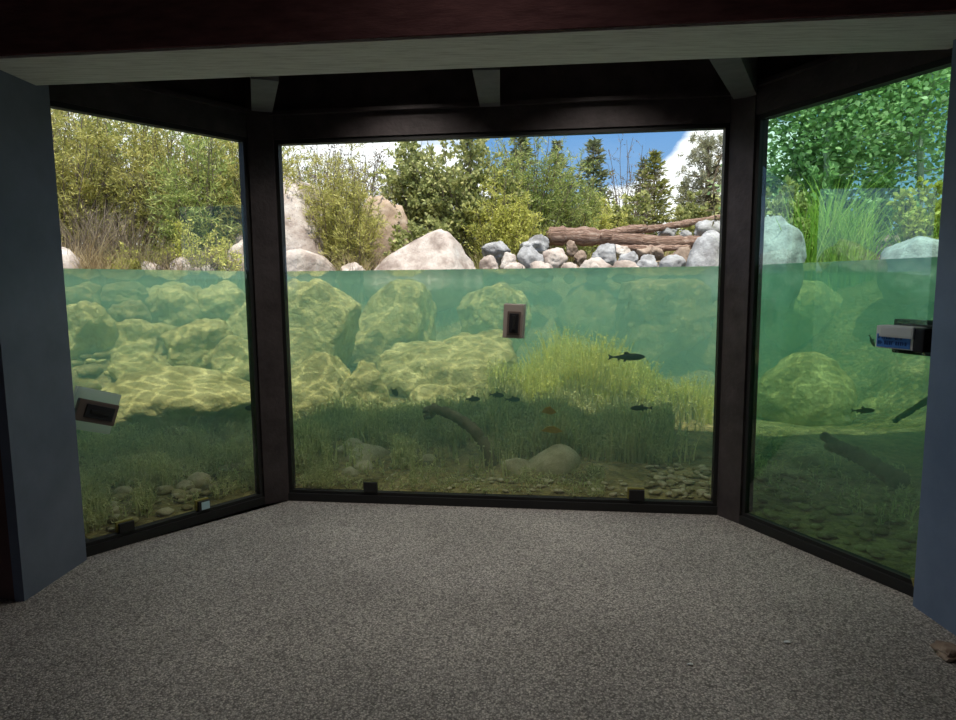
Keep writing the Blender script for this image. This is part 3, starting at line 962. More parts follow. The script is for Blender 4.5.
# ------------------------------------------------------------------ water weeds (uncountable)
def weed_bed(name, label, n, region, hrange, wid, mat, leaf=True, jitter=0.25, dens=None, seed=1):
    rng = np.random.default_rng(seed)
    B, H = [], []
    tries = 0
    while len(B) < n and tries < n * 30:
        tries += 1
        u = rng.uniform(region[0], region[1])
        s = rng.uniform(region[2], region[3])
        d = dens(u, s) if dens else 1.0
        if rng.uniform() > d:
            continue
        y = yglass(u) + s
        if any(a <= u <= b and c - 1.0 < y < c + .12 for a, b, c in CLEAR) and rng.uniform() < .93:
            continue
        x = u * y
        B.append((x, y, ground(x, y) - .02))
        H.append(rng.uniform(*hrange) * (0.55 + 0.45 * min(1, d)) * max(.35, 1 + .9 * noise.noise(Vector((x * 2.6, y * 2.6, 9)))))
    B, H = np.array(B), np.array(H)
    n = len(B)
    td = rng.normal(size=(n, 3)) * np.array([1, 1, 0]) * jitter
    V1 = ribbons_vf(B, td, H, rng.uniform(wid * .7, wid * 1.4, n), 4, 0.5, rng)
    parts = [V1]
    if leaf:
        k = leaf
        t = rng.uniform(.15, .98, (n, k))
        P = B[:, None, :] + np.array([0, 0, 1.0]) * (H[:, None] * (t - .125 * t * t))[..., None] + td[:, None, :] * (H[:, None] * .5 * t * t)[..., None]
        D = rng.normal(size=(n, k, 3)) * np.array([1, 1, .3]) + np.array([0, 0, .75])
        parts.append(leaves_vf(P.reshape(-1, 3), D.reshape(-1, 3), rng.uniform(.018, .042, n * k), wid * .8, rng))
    V, F = join_vf(parts)
    o = link(name, mesh_np(name, V, F), mat)
    tag(o, label, 'water weed', None, 'stuff')
    return o


def nz2(u, s, k=6.0, o=0.0):
    return noise.noise(Vector((u * k * 3, s * k * .4, o)))


weed_bed('water_weeds', 'bushy green water weed growing low in the left window', 3600, (-.66, -.345, .1, 1.75), (.08, .22), .012, M['weed'], 8,
         dens=lambda u, s: max(0, min(1, .35 + .5 * s + 1.2 * nz2(u, s))) * (1 if s < 1.5 else .5), seed=5)
weed_bed('water_weeds', 'dense upright water weed along the left half of the middle window', 5200, (-.31, .06, .35, 1.9), (.12, .28), .018, M['weed'], 5,
         dens=lambda u, s: max(0, min(1, .15 + .75 * s + .9 * nz2(u, s, o=3))) * (1 if s < 1.75 else .4), seed=6)
weed_bed('water_weeds', 'low mossy weed along the bottom of the middle window', 2200, (-.30, .20, .03, .6), (.03, .09), .010, M['weed'], 6,
         dens=lambda u, s: max(.05, min(1, .6 + 1.2 * nz2(u, s, o=7))), seed=7)
weed_bed('water_weeds', 'dark tall weed in the shade right of middle', 4600, (.02, .36, .75, 2.0), (.16, .36), .018, M['weed'], 5,
         dens=lambda u, s: max(0, min(1, .2 + .6 * s + .8 * nz2(u, s, o=5))) * (1 if u < .27 else max(.12, 1 - (u - .27) * 8)), seed=8)
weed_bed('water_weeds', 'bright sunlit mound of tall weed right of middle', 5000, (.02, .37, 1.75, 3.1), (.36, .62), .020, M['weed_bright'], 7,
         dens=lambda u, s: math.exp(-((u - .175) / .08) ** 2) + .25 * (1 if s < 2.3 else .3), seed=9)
weed_bed('water_weeds', 'sparse weed on the bed of the right window', 260, (.43, .70, .5, 1.8), (.06, .16), .012, M['weed'], 6,
         dens=lambda u, s: max(0, min(1, .3 + 1.2 * nz2(u, s, o=8))), seed=10)


# ------------------------------------------------------------------ sunken branches and drift logs
def branch_obj(name, polys, mat, label, cat, sides=10, wob=.25, seed=0):
    rng = np.random.default_rng(seed)
    out = []
    for P, R in polys:
        P = np.array([list(p) for p in P], float)
        # resample and roughen
        t = np.linspace(0, 1, len(P))
        tt = np.linspace(0, 1, len(P) * 7)
        Q = np.stack([np.interp(tt, t, P[:, a]) for a in range(3)], 1)
        for _ in range(3):
            Q[1:-1] = (Q[:-2] + Q[1:-1] * 2 + Q[2:]) / 4
        RR = np.interp(tt, t, R)
        RR = RR * (1 + wob * rng.normal(size=len(RR)) * .4)
        RR[0] *= .55
        RR[-1] *= .5
        out.append((Q, RR))
    V, F = tubes(out, sides)
    V = V + rng.normal(size=V.shape) * np.interp(np.linalg.norm(V - V.mean(0), axis=1), [0, 5], [.004, .006])[:, None]
    o = link(name, mesh_np(name, V, F), mat, smooth=True)
    # close the ends
    bm = bmesh.new(); bm.from_mesh(o.data)
    bmesh.ops.holes_fill(bm, edges=[e for e in bm.edges if e.is_boundary], sides=sides + 2)
    bm.to_mesh(o.data); bm.free()
    tag(o, label, cat)
    return o


branch_obj('sunken_branch', [([at(424, 411, 5.55), at(432, 409, 5.5), at(446, 412, 5.45), at(462, 420, 5.35), at(476, 432, 5.28), at(486, 446, 5.24), at(493, 470, 5.2)], [.032, .04, .045, .045, .048, .05, .05]),
                             ([at(433, 411, 5.5), at(430, 416, 5.48), at(424, 417, 5.48)], [.04, .03, .02])], M['sunkwood'], 'bent sunken branch standing out of the weeds in the middle window', 'branch', seed=3)
branch_obj('sunken_branch', [([at(822, 434, 5.0), at(838, 446, 4.85), at(858, 456, 4.7), at(880, 468, 4.55), at(905, 485, 4.35)], [.03, .045, .055, .06, .075]),
                             ([at(848, 451, 4.78), at(834, 448, 4.75), at(826, 446, 4.72)], [.045, .035, .025])], M['sunkwood'], 'forked sunken branch slanting down in the right window', 'branch', seed=4)
branch_obj('sunken_branch', [([at(893, 422, 5.0), at(912, 410, 4.95), at(935, 396, 4.9)], [.02, .022, .025])], M['sunkwood'], 'thin sunken branch rising towards the right pillar', 'branch', seed=6)
branch_obj('sunken_branch', [([at(662, 392, 6.7), at(672, 397, 6.65), at(684, 404, 6.6)], [.008, .01, .008]), ([at(664, 390, 6.7), at(676, 388, 6.7)], [.006, .004])], M['weed_bright'], 'thin pale twig over the bright weeds', 'branch', sides=5, seed=8)
branch_obj('drift_log', [([at(546, 236, 12.0), at(580, 236, 12.0), at(620, 239, 12.0), at(660, 243, 12.05), at(704, 242, 12.1), at(726, 240, 12.1)], [.15, .17, .16, .13, .12, .10]),
                         ([at(600, 237, 11.9), at(625, 231, 11.95), at(648, 227, 12.0)], [.10, .09, .05])], M['driftwood'], 'thick reddish drift log lying across the stones', 'log', 14, seed=12)
branch_obj('drift_log', [([at(604, 238, 12.6), at(630, 232, 12.7), at(665, 227, 12.9), at(700, 221, 13.2), at(730, 215, 13.4)], [.06, .07, .07, .06, .05])], M['driftwood'], 'thin dark drift pole above the thick log', 'log', 10, seed=13)
branch_obj('drift_log', [([at(620, 247, 11.4), at(650, 249, 11.5), at(690, 247, 11.6)], [.05, .06, .05])], M['driftwood'], 'short split piece of driftwood below the thick log', 'log', 10, seed=14)


# ------------------------------------------------------------------ shrubs and trees
def bush(name, label, px, ptop, y, spread, mat, n_stem=26, n_twig=12, n_leaf=10, leaf=(.05, .10), lw=.014, kind='narrow', lean=.45, droop=0.0, stem_mat=None, cat='shrub', group=None, seed=1, base=None, twl=.28, lo=.12, cx=0.0):
    rng = np.random.default_rng(seed)
    top = at(px, ptop, y)
    bx, by = top.x, y
    bz = ground(bx, by) if base is None else base
    h = top.z - bz
    stems, Ps, Ds = [], [], []
    for i in range(n_stem):
        az = rng.uniform(0, 2 * np.pi)
        q = rng.uniform(0, 1) ** .5
        ln = h * rng.uniform(.6, 1.02) * (1 - .3 * q * q)
        out = np.array([math.cos(az) * spread, math.sin(az) * spread * .7, 0]) * q
        b0 = np.array([bx, by, bz]) + out * .3 + np.array([0, 0, -.05])
        t = np.linspace(0, 1, 7)
        pts = b0 + np.array([0, 0, 1]) * (ln * (t - droop * t ** 3))[:, None] + out * (lean * 1.6 * t ** 1.6)[:, None] + rng.normal(size=(7, 3)) * .025 * h * .3
        stems.append((pts, np.linspace(.012, .003, 7) * max(1, h / 2.2)))
        for k in range(n_twig):
            tt = rng.uniform(lo, 1)
            p = np.array([np.interp(tt, t, pts[:, a]) for a in range(3)])
            d = rng.normal(size=3) * np.array([1, 1, .5]) + np.array([0, 0, .9 - droop * 2]) + out / (spread + 1e-6) * .5
            d /= np.linalg.norm(d)
            L = twl * h * rng.uniform(.4, 1) * (1.1 - .6 * tt)
            e = p + d * L - np.array([0, 0, droop * L * .7])
            stems.append((np.stack([p, (p + e) / 2 + [0, 0, .02], e]), [.003, .0025, .0015]))
            n_l = n_leaf if n_leaf < 5 else int(n_leaf * 2.0)
            m = rng.integers(max(2, n_l - 4), n_l + 4)
            a = rng.uniform(.1, 1.05, m)[:, None]
            Ps.append(p + (e - p) * a + rng.normal(size=(m, 3)) * .02)
            Ds.append(d * .9 + rng.normal(size=(m, 3)) * .75 + np.array([0, 0, .1 - droop]))
    P, D = np.concatenate(Ps), np.concatenate(Ds)
    if kind == 'narrow':
        V, F = leaves_vf(P, D, rng.uniform(leaf[0], leaf[1], len(P)), lw * 1.25, rng)
    else:
        V, F = round_leaves_vf(P, D, rng.uniform(leaf[0], leaf[1], len(P)), rng)
    root = empty(name, (bx, by, bz))
    off = np.array([bx, by, bz])
    Vs, Fs = tubes(stems, 4)
    link('stems', mesh_np('stems', Vs - off, Fs), stem_mat or M['twig'], root, smooth=True)
    link('foliage', mesh_np('foliage', V - off, F), mat, root)
    tag(root, label, cat, group)
    return root


W, WG, SH, SL = M['willow'], M['willow_green'], M['shrub'], M['shrub_lime']
# behind the left window
bush('willow_shrub', 'dense olive willow at the far left edge of the left window', 48, 62, 10.6, 1.0, W, 30, 14, 11, (.06, .12), .016, seed=21)
bush('willow_shrub', 'yellowish willow left of the bright sky gap', 98, 62, 11.0, 1.0, W, 30, 14, 11, (.06, .12), .016, seed=22)
bush('willow_shrub', 'grey-olive willow right of the bright sky gap', 158, 70, 11.2, 1.0, W, 32, 15, 11, (.06, .12), .016, seed=23, stem_mat=M['twig'])
bush('willow_shrub', 'hanging green willow in the middle of the left window', 196, 84, 10.6, .8, WG, 30, 15, 11, (.07, .13), .015, droop=.12, seed=24)
bush('willow_shrub', 'olive willow beside the left corner post', 243, 84, 11.0, .8, W, 30, 14, 11, (.06, .12), .016, seed=25)
bush('willow_shrub', 'tall willow far behind the other willows of the left window', 130, 40, 14.0, 1.8, WG, 34, 15, 11, (.08, .14), .022, seed=26)
bush('willow_shrub', 'second tall willow far behind the willows of the left window', 222, 60, 14.0, 1.8, WG, 34, 15, 11, (.08, .14), .022, seed=126)
bush('willow_shrub', 'third tall willow far behind at the far left of the left window', 50, 40, 14.0, 1.6, W, 34, 15, 11, (.08, .14), .022, seed=127)
bush('willow_shrub', 'low lime shrub in front of the hanging willow', 190, 214, 9.9, .5, SL, 20, 10, 9, (.04, .07), .016, seed=27)
bush('willow_shrub', 'low lime shrub beside the upright grey-white boulder', 216, 228, 9.7, .35, SL, 16, 9, 8, (.04, .07), .016, seed=28)
bush('willow_shrub', 'small lime shrub above the cream waterline stones', 122, 240, 9.6, .28, SL, 12, 8, 8, (.03, .06), .016, seed=29)
bush('twig_clump', 'bare grey-brown twig clump above the cream waterline stones', 158, 232, 9.6, .35, M['deadreed'], 26, 8, 2, (.04, .08), .010, seed=30)
bush('twig_clump', 'bare brown twig clump near the upright grey-white boulder', 200, 238, 9.55, .35, M['deadreed'], 24, 8, 2, (.04, .08), .010, seed=31)
# behind the middle window
bush('willow_shrub', 'feathery olive willow growing beside the huge pinkish boulder', 330, 130, 11.0, .62, W, 38, 16, 10, (.06, .12), .011, lean=.6, seed=32, twl=.22)
bush('willow_shrub', 'small feathery willow leaning over the huge pinkish boulder', 352, 172, 10.6, .42, W, 30, 14, 10, (.06, .12), .010, lean=.6, seed=33, twl=.22)
bush('willow_shrub', 'dark olive willow behind the huge pinkish boulder', 286, 128, 13.0, .8, W, 24, 12, 10, (.06, .12), .014, seed=34)
bush('leafy_shrub', 'tall leafy shrub left of middle with grey branches', 416, 112, 13.0, .9, SH, 30, 15, 11, (.05, .08), .05, kind='round', seed=35)
bush('leafy_shrub', 'broad sunlit leafy shrub in the centre', 462, 106, 12.4, 1.0, SH, 34, 16, 12, (.05, .08), .05, kind='round', seed=36)
bush('leafy_shrub', 'low dark leafed shrub behind the white pointed boulder', 418, 214, 11.6, .62, SH, 22, 11, 9, (.05, .09), .05, kind='round', seed=37)
bush('willow_shrub', 'lime willow in the centre above the stones', 500, 168, 11.9, .6, SL, 28, 14, 11, (.05, .10), .014, seed=38)
bush('willow_shrub', 'tall green willow right of the leafy shrubs', 534, 112, 12.8, 1.0, WG, 40, 16, 12, (.06, .11), .014, seed=39)
bush('willow_shrub', 'green willow over the left end of the drift log', 568, 150, 13.4, .7, WG, 28, 14, 11, (.06, .11), .014, seed=40)
bush('willow_shrub', 'pale yellow low willow above the drift log', 598, 186, 14.5, .6, SL, 22, 12, 10, (.06, .11), .014, seed=41)
bush('willow_shrub', 'yellow-green willow rising from the centre stones', 516, 186, 11.8, .5, SL, 24, 13, 11, (.05, .10), .014, seed=42)
bush('bare_shrub', 'bare twiggy shrub against the white cloud', 628, 132, 17.0, .9, M['deadreed'], 22, 10, 2, (.05, .09), .02, seed=43)
bush('bare_shrub', 'grey half-bare shrub against the sky left of the leafy shrubs', 384, 126, 14.5, .8, M['deadreed'], 20, 10, 3, (.05, .09), .02, seed=44)
bush('bare_shrub', 'pale bare shrub behind the feathery olive willow', 318, 112, 15.0, .9, M['deadreed'], 34, 14, 4, (.06, .10), .02, seed=143)
bush('bare_shrub', 'pale bare shrub behind the tan boulder', 356, 118, 14.0, .8, M['deadreed'], 30, 14, 4, (.06, .10), .02, seed=144)
bush('leafy_shrub', 'dark green shrub above the log beside the golden conifer', 615, 178, 15.5, .8, SH, 22, 12, 10, (.06, .10), .05, kind='round', seed=45)
bush('leafy_shrub', 'low olive shrub under the grey-green pine', 700, 190, 17.0, .8, SH, 18, 10, 9, (.06, .1), .05, kind='round', seed=46)


def conifer(label, px, ptop, y, r, mat, n=46, seed=1, name='conifer'):
    rng = np.random.default_rng(seed)
    top = at(px, ptop, y)
    bz = ground(top.x, y)
    h = top.z - bz
    root = empty(name, (top.x, y, bz))
    tr = [(np.array([[0, 0, -.1], [0, 0, h * .5], [0, 0, h]]), [h * .018, h * .011, .01])]
    Ps, Ds, br = [], [], []
    for i in range(n):
        t = (i + rng.uniform(0, 1)) / n
        z = h * (.06 + .93 * t)
        for k in range(6):
            az = rng.uniform(0, 2 * np.pi)
            L = r * (1 - t) ** .85 * rng.uniform(.6, 1.1) + .05 * r
            d = np.array([math.cos(az), math.sin(az), -.12 + .5 * t])
            e = np.array([0, 0, z]) + d * L
            br.append((np.stack([[0, 0, z], e]), [.02 * h / 8, .004]))
            m = int(6 + 16 * L / r)
            a = rng.uniform(.15, 1, m)[:, None]
            Ps.append(np.array([0, 0, z]) + d * L * a)
            Ds.append(d * .8 + rng.normal(size=(m, 3)) * np.array([.8, .8, .35]))
    P, D = np.concatenate(Ps), np.concatenate(Ds)
    V, F = leaves_vf(P, D, rng.uniform(.10, .22, len(P)) * r, .05 * r, rng)
    Vt, Ft = tubes(tr, 7)
    link('trunk', mesh_np('trunk', Vt, Ft), M['bark'], root, smooth=True)
    Vb, Fb = tubes(br, 3)
    link('branches', mesh_np('branches', Vb, Fb), M['bark'], root)
    link('foliage', mesh_np('foliage', V, F), mat, root)
    tag(root, label, 'tree')


conifer('dark conifer standing behind the green willows', 594, 138, 32, 1.7, M['conifer'], seed=51)
conifer('dark narrow conifer left of the dark conifer', 557, 140, 30, 1.3, M['conifer'], seed=52)
conifer('golden green conifer right of the bare twiggy shrub', 655, 152, 30, 1.5, M['conifer_gold'], seed=53)
conifer('grey conifer between bare shrub and golden conifer', 643, 160, 34, 1.3, M['conifer'], seed=54)
conifer('small conifer in front of the grey-green pine', 684, 182, 34, 1.1, M['conifer_gold'], seed=55)
conifer('dark conifer partly hidden by the centre shrubs', 520, 126, 26, 1.4, M['conifer'], seed=56)


def pine(label, px, ptop, y, r, seed):
    rng = np.random.default_rng(seed)
    top = at(px, ptop, y)
    bz = ground(top.x, y)
    h = top.z - bz
    root = empty('pine_tree', (top.x, y, bz))
    br = []
    Ps, Ds = [], []
    for i in range(46):
        t = rng.uniform(.22, 1)
        az = rng.uniform(0, 2 * np.pi)
        L = r * (1.05 - .75 * abs(t - .55) / .45) * rng.uniform(.55, 1)
        p0 = np.array([0, 0, h * t * .95])
        e = p0 + np.array([math.cos(az) * L, math.sin(az) * L, .25 * L])
        br.append((np.stack([p0, (p0 + e) / 2 - [0, 0, .05], e]), [.035, .022, .008]))
        for k in range(9):
            c = p0 + (e - p0) * rng.uniform(.45, 1.05) + rng.normal(size=3) * .16 * r
            m = 34
            d = rng.normal(size=(m, 3)) + np.array([0, 0, .5])
            Ps.append(c + rng.normal(size=(m, 3)) * .03 * r)
            Ds.append(d)
    P, D = np.concatenate(Ps), np.concatenate(Ds)
    V, F = leaves_vf(P, D, rng.uniform(.10, .18, len(P)) * r * .8, .02 * r, rng)
    Vt, Ft = tubes([(np.array([[0, 0, -.1], [.05, 0, h * .5], [0, 0, h * .98]]), [.13, .09, .02])], 8)
    link('trunk', mesh_np('trunk', Vt, Ft), M['bark'], root, smooth=True)
    Vb, Fb = tubes(br, 4)
    link('branches', mesh_np('branches', Vb, Fb), M['bark'], root)
    link('foliage', mesh_np('foliage', V, F), M['pine'], root)
    tag(root, label, 'tree')


pine('grey-green pine against the cloud beside the right corner post', 708, 134, 21, 1.05, 61)

# branch with dark leaves hanging in from above, close behind the right corner post
rng = np.random.default_rng(77)
b0, b1 = at(742, 120, 6.2), at(716, 222, 6.0)
root = empty('hanging_branch', b0)
pts = np.array([list(b0 + (b1 - b0) * k + Vector((-.12 * math.sin(k * 3.1), 0, 0))) for k in np.linspace(0, 1, 9)]) - np.array(b0)
Vt, Ft = tubes([(pts, np.linspace(.012, .003, 9))], 5)
link('twig', mesh_np('twig', Vt, Ft), M['bark'], root)
m = 90
t = rng.uniform(0, 1, m)
P = np.stack([np.interp(t, np.linspace(0, 1, 9), pts[:, a]) for a in range(3)], 1)
V, F = leaves_vf(P, rng.normal(size=(m, 3)) * [1, 1, .6] + [-.3, 0, -.2], rng.uniform(.05, .10, m), .025, rng)
link('foliage', mesh_np('foliage', V, F), M['sunkwood'], root)
tag(root, 'dark leafy branch hanging behind the right corner post', 'branch')


# right window: alder with trunk and large leaves
def alder(label, px, ptop, y, r, n_leaf, seed, trunk_px=None, lows=None, size=(.06, .095), mat=None):
    rng = np.random.default_rng(seed)
    top = at(px, ptop, y)
    bx = top.x
    bz = ground(bx, y)
    h = top.z - bz
    root = empty('alder_tree', (bx, y, bz))
    off = np.array([bx, y, bz])
    tp = np.array([[0, 0, -.1], [.05, 0, h * .25], [-.02, .02, h * .5], [.08, 0, h * .75], [.0, 0, h]])
    tr = [(tp, np.array([.06, .05, .045, .03, .012]))]
    br, Ps, Ds = [], [], []
    for i in range(40):
        t = rng.uniform(.42, 1) if lows is None else rng.uniform(lows, 1)
        p0 = np.array([np.interp(t, np.linspace(0, 1, 5), tp[:, a]) for a in range(3)])
        az = rng.uniform(0, 2 * np.pi)
        L = r * rng.uniform(.5, 1) * (1.15 - .5 * t)
        d = np.array([math.cos(az), math.sin(az), rng.uniform(-.15, .5)])
        e = p0 + d * L
        br.append((np.stack([p0, (p0 + e) / 2 + [0, 0, .06], e]), [.016, .010, .004]))
        m = n_leaf // 40
        a = rng.uniform(.2, 1.08, m)[:, None]
        Ps.append(p0 + (e - p0) * a + rng.normal(size=(m, 3)) * .17 * r)
        Ds.append(rng.normal(size=(m, 3)) * [1, 1, .4] + [0, 0, -.25])
    P, D = np.concatenate(Ps), np.concatenate(Ds)
    V, F = round_leaves_vf(P, D, rng.uniform(size[0], size[1], len(P)), rng)
    Vt, Ft = tubes(tr, 9)
    link('trunk', mesh_np('trunk', Vt, Ft), M['palebark'], root, smooth=True)
    Vb, Fb = tubes(br, 4)
    link('branches', mesh_np('branches', Vb, Fb), M['palebark'], root)
    link('foliage', mesh_np('foliage', V, F), mat or M['alder'], root)
    tag(root, label, 'tree')


alder('broad-leaved tree with a pale trunk behind the reeds', 834, 30, 10.6, 1.3, 5200, 81, lows=.5)
alder('broad-leaved tree filling the top right of the right window', 930, 10, 10.2, 1.4, 5600, 82, lows=.3)
alder('broad-leaved tree beside the right corner post', 800, 76, 11.2, 1.15, 4600, 83, lows=.35)
alder('tall broad-leaved tree at the back of the right window', 880, 0, 12.5, 1.9, 7000, 84, lows=.25, size=(.06, .10))
bush('leafy_shrub', 'dark shaded shrub under the broad-leaved trees', 850, 150, 10.4, 1.1, M['alder'], 24, 13, 10, (.06, .10), .05, kind='round', seed=85)
bush('leafy_shrub', 'brownish shrub behind the pale blue-white boulder', 784, 178, 9.6, .6, SH, 22, 12, 9, (.05, .09), .05, kind='round', seed=86)
bush('leafy_shrub', 'yellow-green shrub at the right edge of the right window', 940, 176, 8.8, .6, SL, 22, 12, 9, (.05, .08), .05, kind='round', seed=87)


# ------------------------------------------------------------------ grasses
def grass(name, label, px, py_top, y, r, n, mat, wid=.012, bend=.5, lean=(0, 0), seed=1, base=None, cat='grass', hmin=.45):
    rng = np.random.default_rng(seed)
    top = at(px, py_top, y)
    bz = ground(top.x, y) if base is None else base
    h = top.z - bz
    a = rng.uniform(0, 2 * np.pi, n)
    q = rng.uniform(0, 1, n) ** .5 * r
    B = np.stack([np.cos(a) * q, np.sin(a) * q * .7, np.full(n, -.04)], 1)
    for i in range(n):
        B[i, 2] += ground(top.x + B[i, 0], y + B[i, 1]) - bz if base is None else 0
    td = rng.normal(size=(n, 3)) * [1, 1, 0] * .5 + np.array([lean[0], lean[1], 0]) + B / (r + 1e-6) * .4 * [1, 1, 0]
    V, F = ribbons_vf(B, td, h * rng.uniform(hmin, 1.05, n), rng.uniform(.7, 1.4, n) * wid, 4, bend, rng)
    o = link(name, mesh_np(name, V, F), mat, None, (top.x, y, bz))
    tag(o, label, cat)
    return o


grass('reed_clump', 'bright green reed clump at the waterline of the right window', 808, 172, 9.4, .50, 520, M['reed'], .024, .45, seed=91)
grass('reed_clump', 'second green reed clump right of the pale trunk', 848, 180, 9.1, .40, 360, M['reed'], .021, .45, seed=92)
grass('reed_clump', 'short green reed clump beside the pale blue-white boulder', 786, 196, 9.5, .30, 220, M['reed'], .014, .5, seed=93)
grass('reed_clump', 'reed clump at the right edge by the right pillar', 930, 190, 8.9, .40, 300, M['reed'], .014, .45, seed=94)
grass('dead_reed_clump', 'dead brown reed clump low in the left window', 88, 178, 9.9, .36, 300, M['deadreed'], .012, .55, seed=95)
grass('dead_reed_clump', 'darker dead reeds in the middle of the left window', 122, 190, 10.0, .28, 220, M['deadreed'], .012, .5, seed=96)
grass('dead_reed_clump', 'pale dead stalks leaning at the left edge of the left window', 74, 206, 9.5, .3, 120, M['drygrass'], .012, .6, lean=(.4, 0), seed=97)
for i, (px, pt, y, r, n, mt, lab) in enumerate([
    (76, 238, 9.25, .3, 240, 'drygrass', 'dry straw tuft beside the tan stone at the far left'), (104, 236, 9.4, .3, 260, 'drygrass', 'dry straw tuft below the dead brown reeds'),
    (134, 232, 9.6, .32, 260, 'tangrass', 'yellowish grass tuft below the darker dead reeds'), (152, 222, 9.8, .3, 220, 'tangrass', 'yellow-orange grass tuft above the bare twig clump'),
    (180, 240, 9.6, .3, 220, 'drygrass', 'dry straw tuft between the bare twig clumps'), (228, 226, 9.9, .25, 200, 'drygrass', 'dry straw tuft behind the upright grey-white boulder'),
    (352, 236, 10.2, .22, 220, 'drygrass', 'dry grass hanging at the right foot of the huge pinkish boulder'), (366, 226, 10.6, .25, 200, 'deadreed', 'dark dead grass between the pale boulders'),
    (498, 222, 11.6, .4, 240, 'tangrass', 'yellowish grass tuft behind the grey-green stone'), (548, 214, 13.0, .5, 260, 'tangrass', 'grass tuft behind the left end of the drift log'),
]):
    grass('grass_tuft', lab, px, pt, y, r, n, M[mt], .010, .6, seed=110 + i)
# meadow on top of the bank, uncountable
rng = np.random.default_rng(131)
B, mats = [], []
for _ in range(9000):
    u = rng.uniform(.0, .42)
    y = rng.uniform(13.6, 24)
    B.append((u * y, y, ground(u * y, y) - .03))
B = np.array(B)
V, F = ribbons_vf(B, rng.normal(size=(len(B), 3)) * [.6, .6, 0], rng.uniform(.15, .5, len(B)), .016, 3, .5, rng)
tag(link('meadow_grass', mesh_np('meadow_grass', V, F), M['tangrass']), 'tan meadow grass on the bank above the drift logs', 'grass', None, 'stuff')
B = []
for _ in range(9000):
    u = rng.uniform(-.75, -.02)
    s = rng.uniform(5.4, 9)
    y = yglass(u) + s
    B.append((u * y, y, ground(u * y, y) - .03))
B = np.array(B)
V, F = ribbons_vf(B, rng.normal(size=(len(B), 3)) * [.8, .8, 0], rng.uniform(.08, .3, len(B)), .012, 3, .6, rng)
tag(link('bank_grass', mesh_np('bank_grass', V, F), M['drygrass']), 'short dry straw grass covering the bank behind the left and middle windows', 'grass', None, 'stuff')
# tan grasses on the bank to the left of the bay (seen in the right window's reflection)
for i, (x, y) in enumerate(((-7.6, 4.9), (-8.2, 6.4), (-7.4, 6.0))):
    n = 260
    a = rng.uniform(0, 2 * np.pi, n); q = rng.uniform(0, .5, n)
    B = np.stack([np.cos(a) * q, np.sin(a) * q, np.full(n, -.05)], 1)
    V, F = ribbons_vf(B, rng.normal(size=(n, 3)) * [.6, .6, 0], rng.uniform(.3, .8, n), .014, 4, .5, rng)
    tag(link('grass_tuft', mesh_np('grass_tuft', V, F), M['drygrass'], None, (x, y, ground(x, y))), 'dry grass tuft on the bank left of the bay', 'grass', 'grass tufts left of the bay')


# ------------------------------------------------------------------ fish
def fish(px, py, y, length, label, heading=1, deep=.24, tilt=0.0, yaw=0.0):
    """heading +1: head to the right"""
    prof = [(0, .015), (.05, .055), (.14, .095), (.30, .12), (.45, .12), (.62, .09), (.78, .05), (.88, .028), (.93, .03)]
    k = deep / .24
    bm = bmesh.new()
    rings = []
    for t, r in prof:
        ring = []
        for a in np.linspace(0, 2 * np.pi, 12, endpoint=False):
            ring.append(bm.verts.new(((.5 - t), math.sin(a) * r * .5, math.cos(a) * r * k)))
        rings.append(ring)
    for i in range(len(rings) - 1):
        for j in range(12):
            bm.faces.new((rings[i][j], rings[i][(j + 1) % 12], rings[i + 1][(j + 1) % 12], rings[i + 1][j]))
    bm.faces.new(rings[0][::-1])
    bm.faces.new(rings[-1])

    def slab(pts, th=.008):
        a = [bm.verts.new((p[0], th, p[1])) for p in pts]
        b = [bm.verts.new((p[0], -th, p[1])) for p in pts]
        bm.faces.new(a); bm.faces.new(b[::-1])
        for i in range(len(pts)):
            j = (i + 1) % len(pts)
            bm.faces.new((a[j], a[i], b[i], b[j]))
    slab([(-.40, .02), (-.56, .10 * k), (-.51, 0), (-.56, -.10 * k), (-.40, -.02)])       # tail
    slab([(.08, .10 * k), (-.02, .19 * k), (-.10, .17 * k), (-.10, .09 * k)])             # dorsal fin
    slab([(-.02, -.10 * k), (-.08, -.17 * k), (-.13, -.15 * k), (-.10, -.09 * k)])        # belly fin
    slab([(-.20, -.07 * k), (-.27, -.13 * k), (-.30, -.05 * k)])                          # rear fin
    bmesh.ops.recalc_face_normals(bm, faces=bm.faces[:])
    me = bpy.data.meshes.new('fish')
    bm.to_mesh(me); bm.free()
    o = link('fish', me, M['fish'], None, at(px, py, y), False)
    s = length
    o.scale = (s, s, s)
    o.rotation_euler = (0, tilt, (0 if heading > 0 else math.pi) + yaw)
    tag(o, label, 'fish', 'fish in the pond')


fish(627.5, 357, 5.4, .30, 'long dark trout above the bright weed mound', 1, .20)
fish(641, 408, 5.05, .17, 'dark trout just right of the shaded weeds', -1, .24)
fish(473, 399, 5.6, .125, 'small fish nearest the bent sunken branch', 1, .36)
fish(497, 395, 5.6, .125, 'highest of the three small fish by the weeds', 1, .36, .1)
fish(513, 399.5, 5.7, .13, 'rightmost of the three small fish over the weeds', 1, .34)
fish(394.5, 392, 5.8, .11, 'small round fish in front of the huge pale boulder', 1, .48, .7, .8)
fish(250, 408, 5.3, .085, 'small fish at the right edge of the left window', -1, .5)
fish(863.5, 410.5, 4.6, .165, 'dark fish in the right window above the sunken branch', 1, .24)
fish(872, 341, 4.2, .085, 'small diving fish left of the blue labelled cleaner', 1, .26, 1.1)

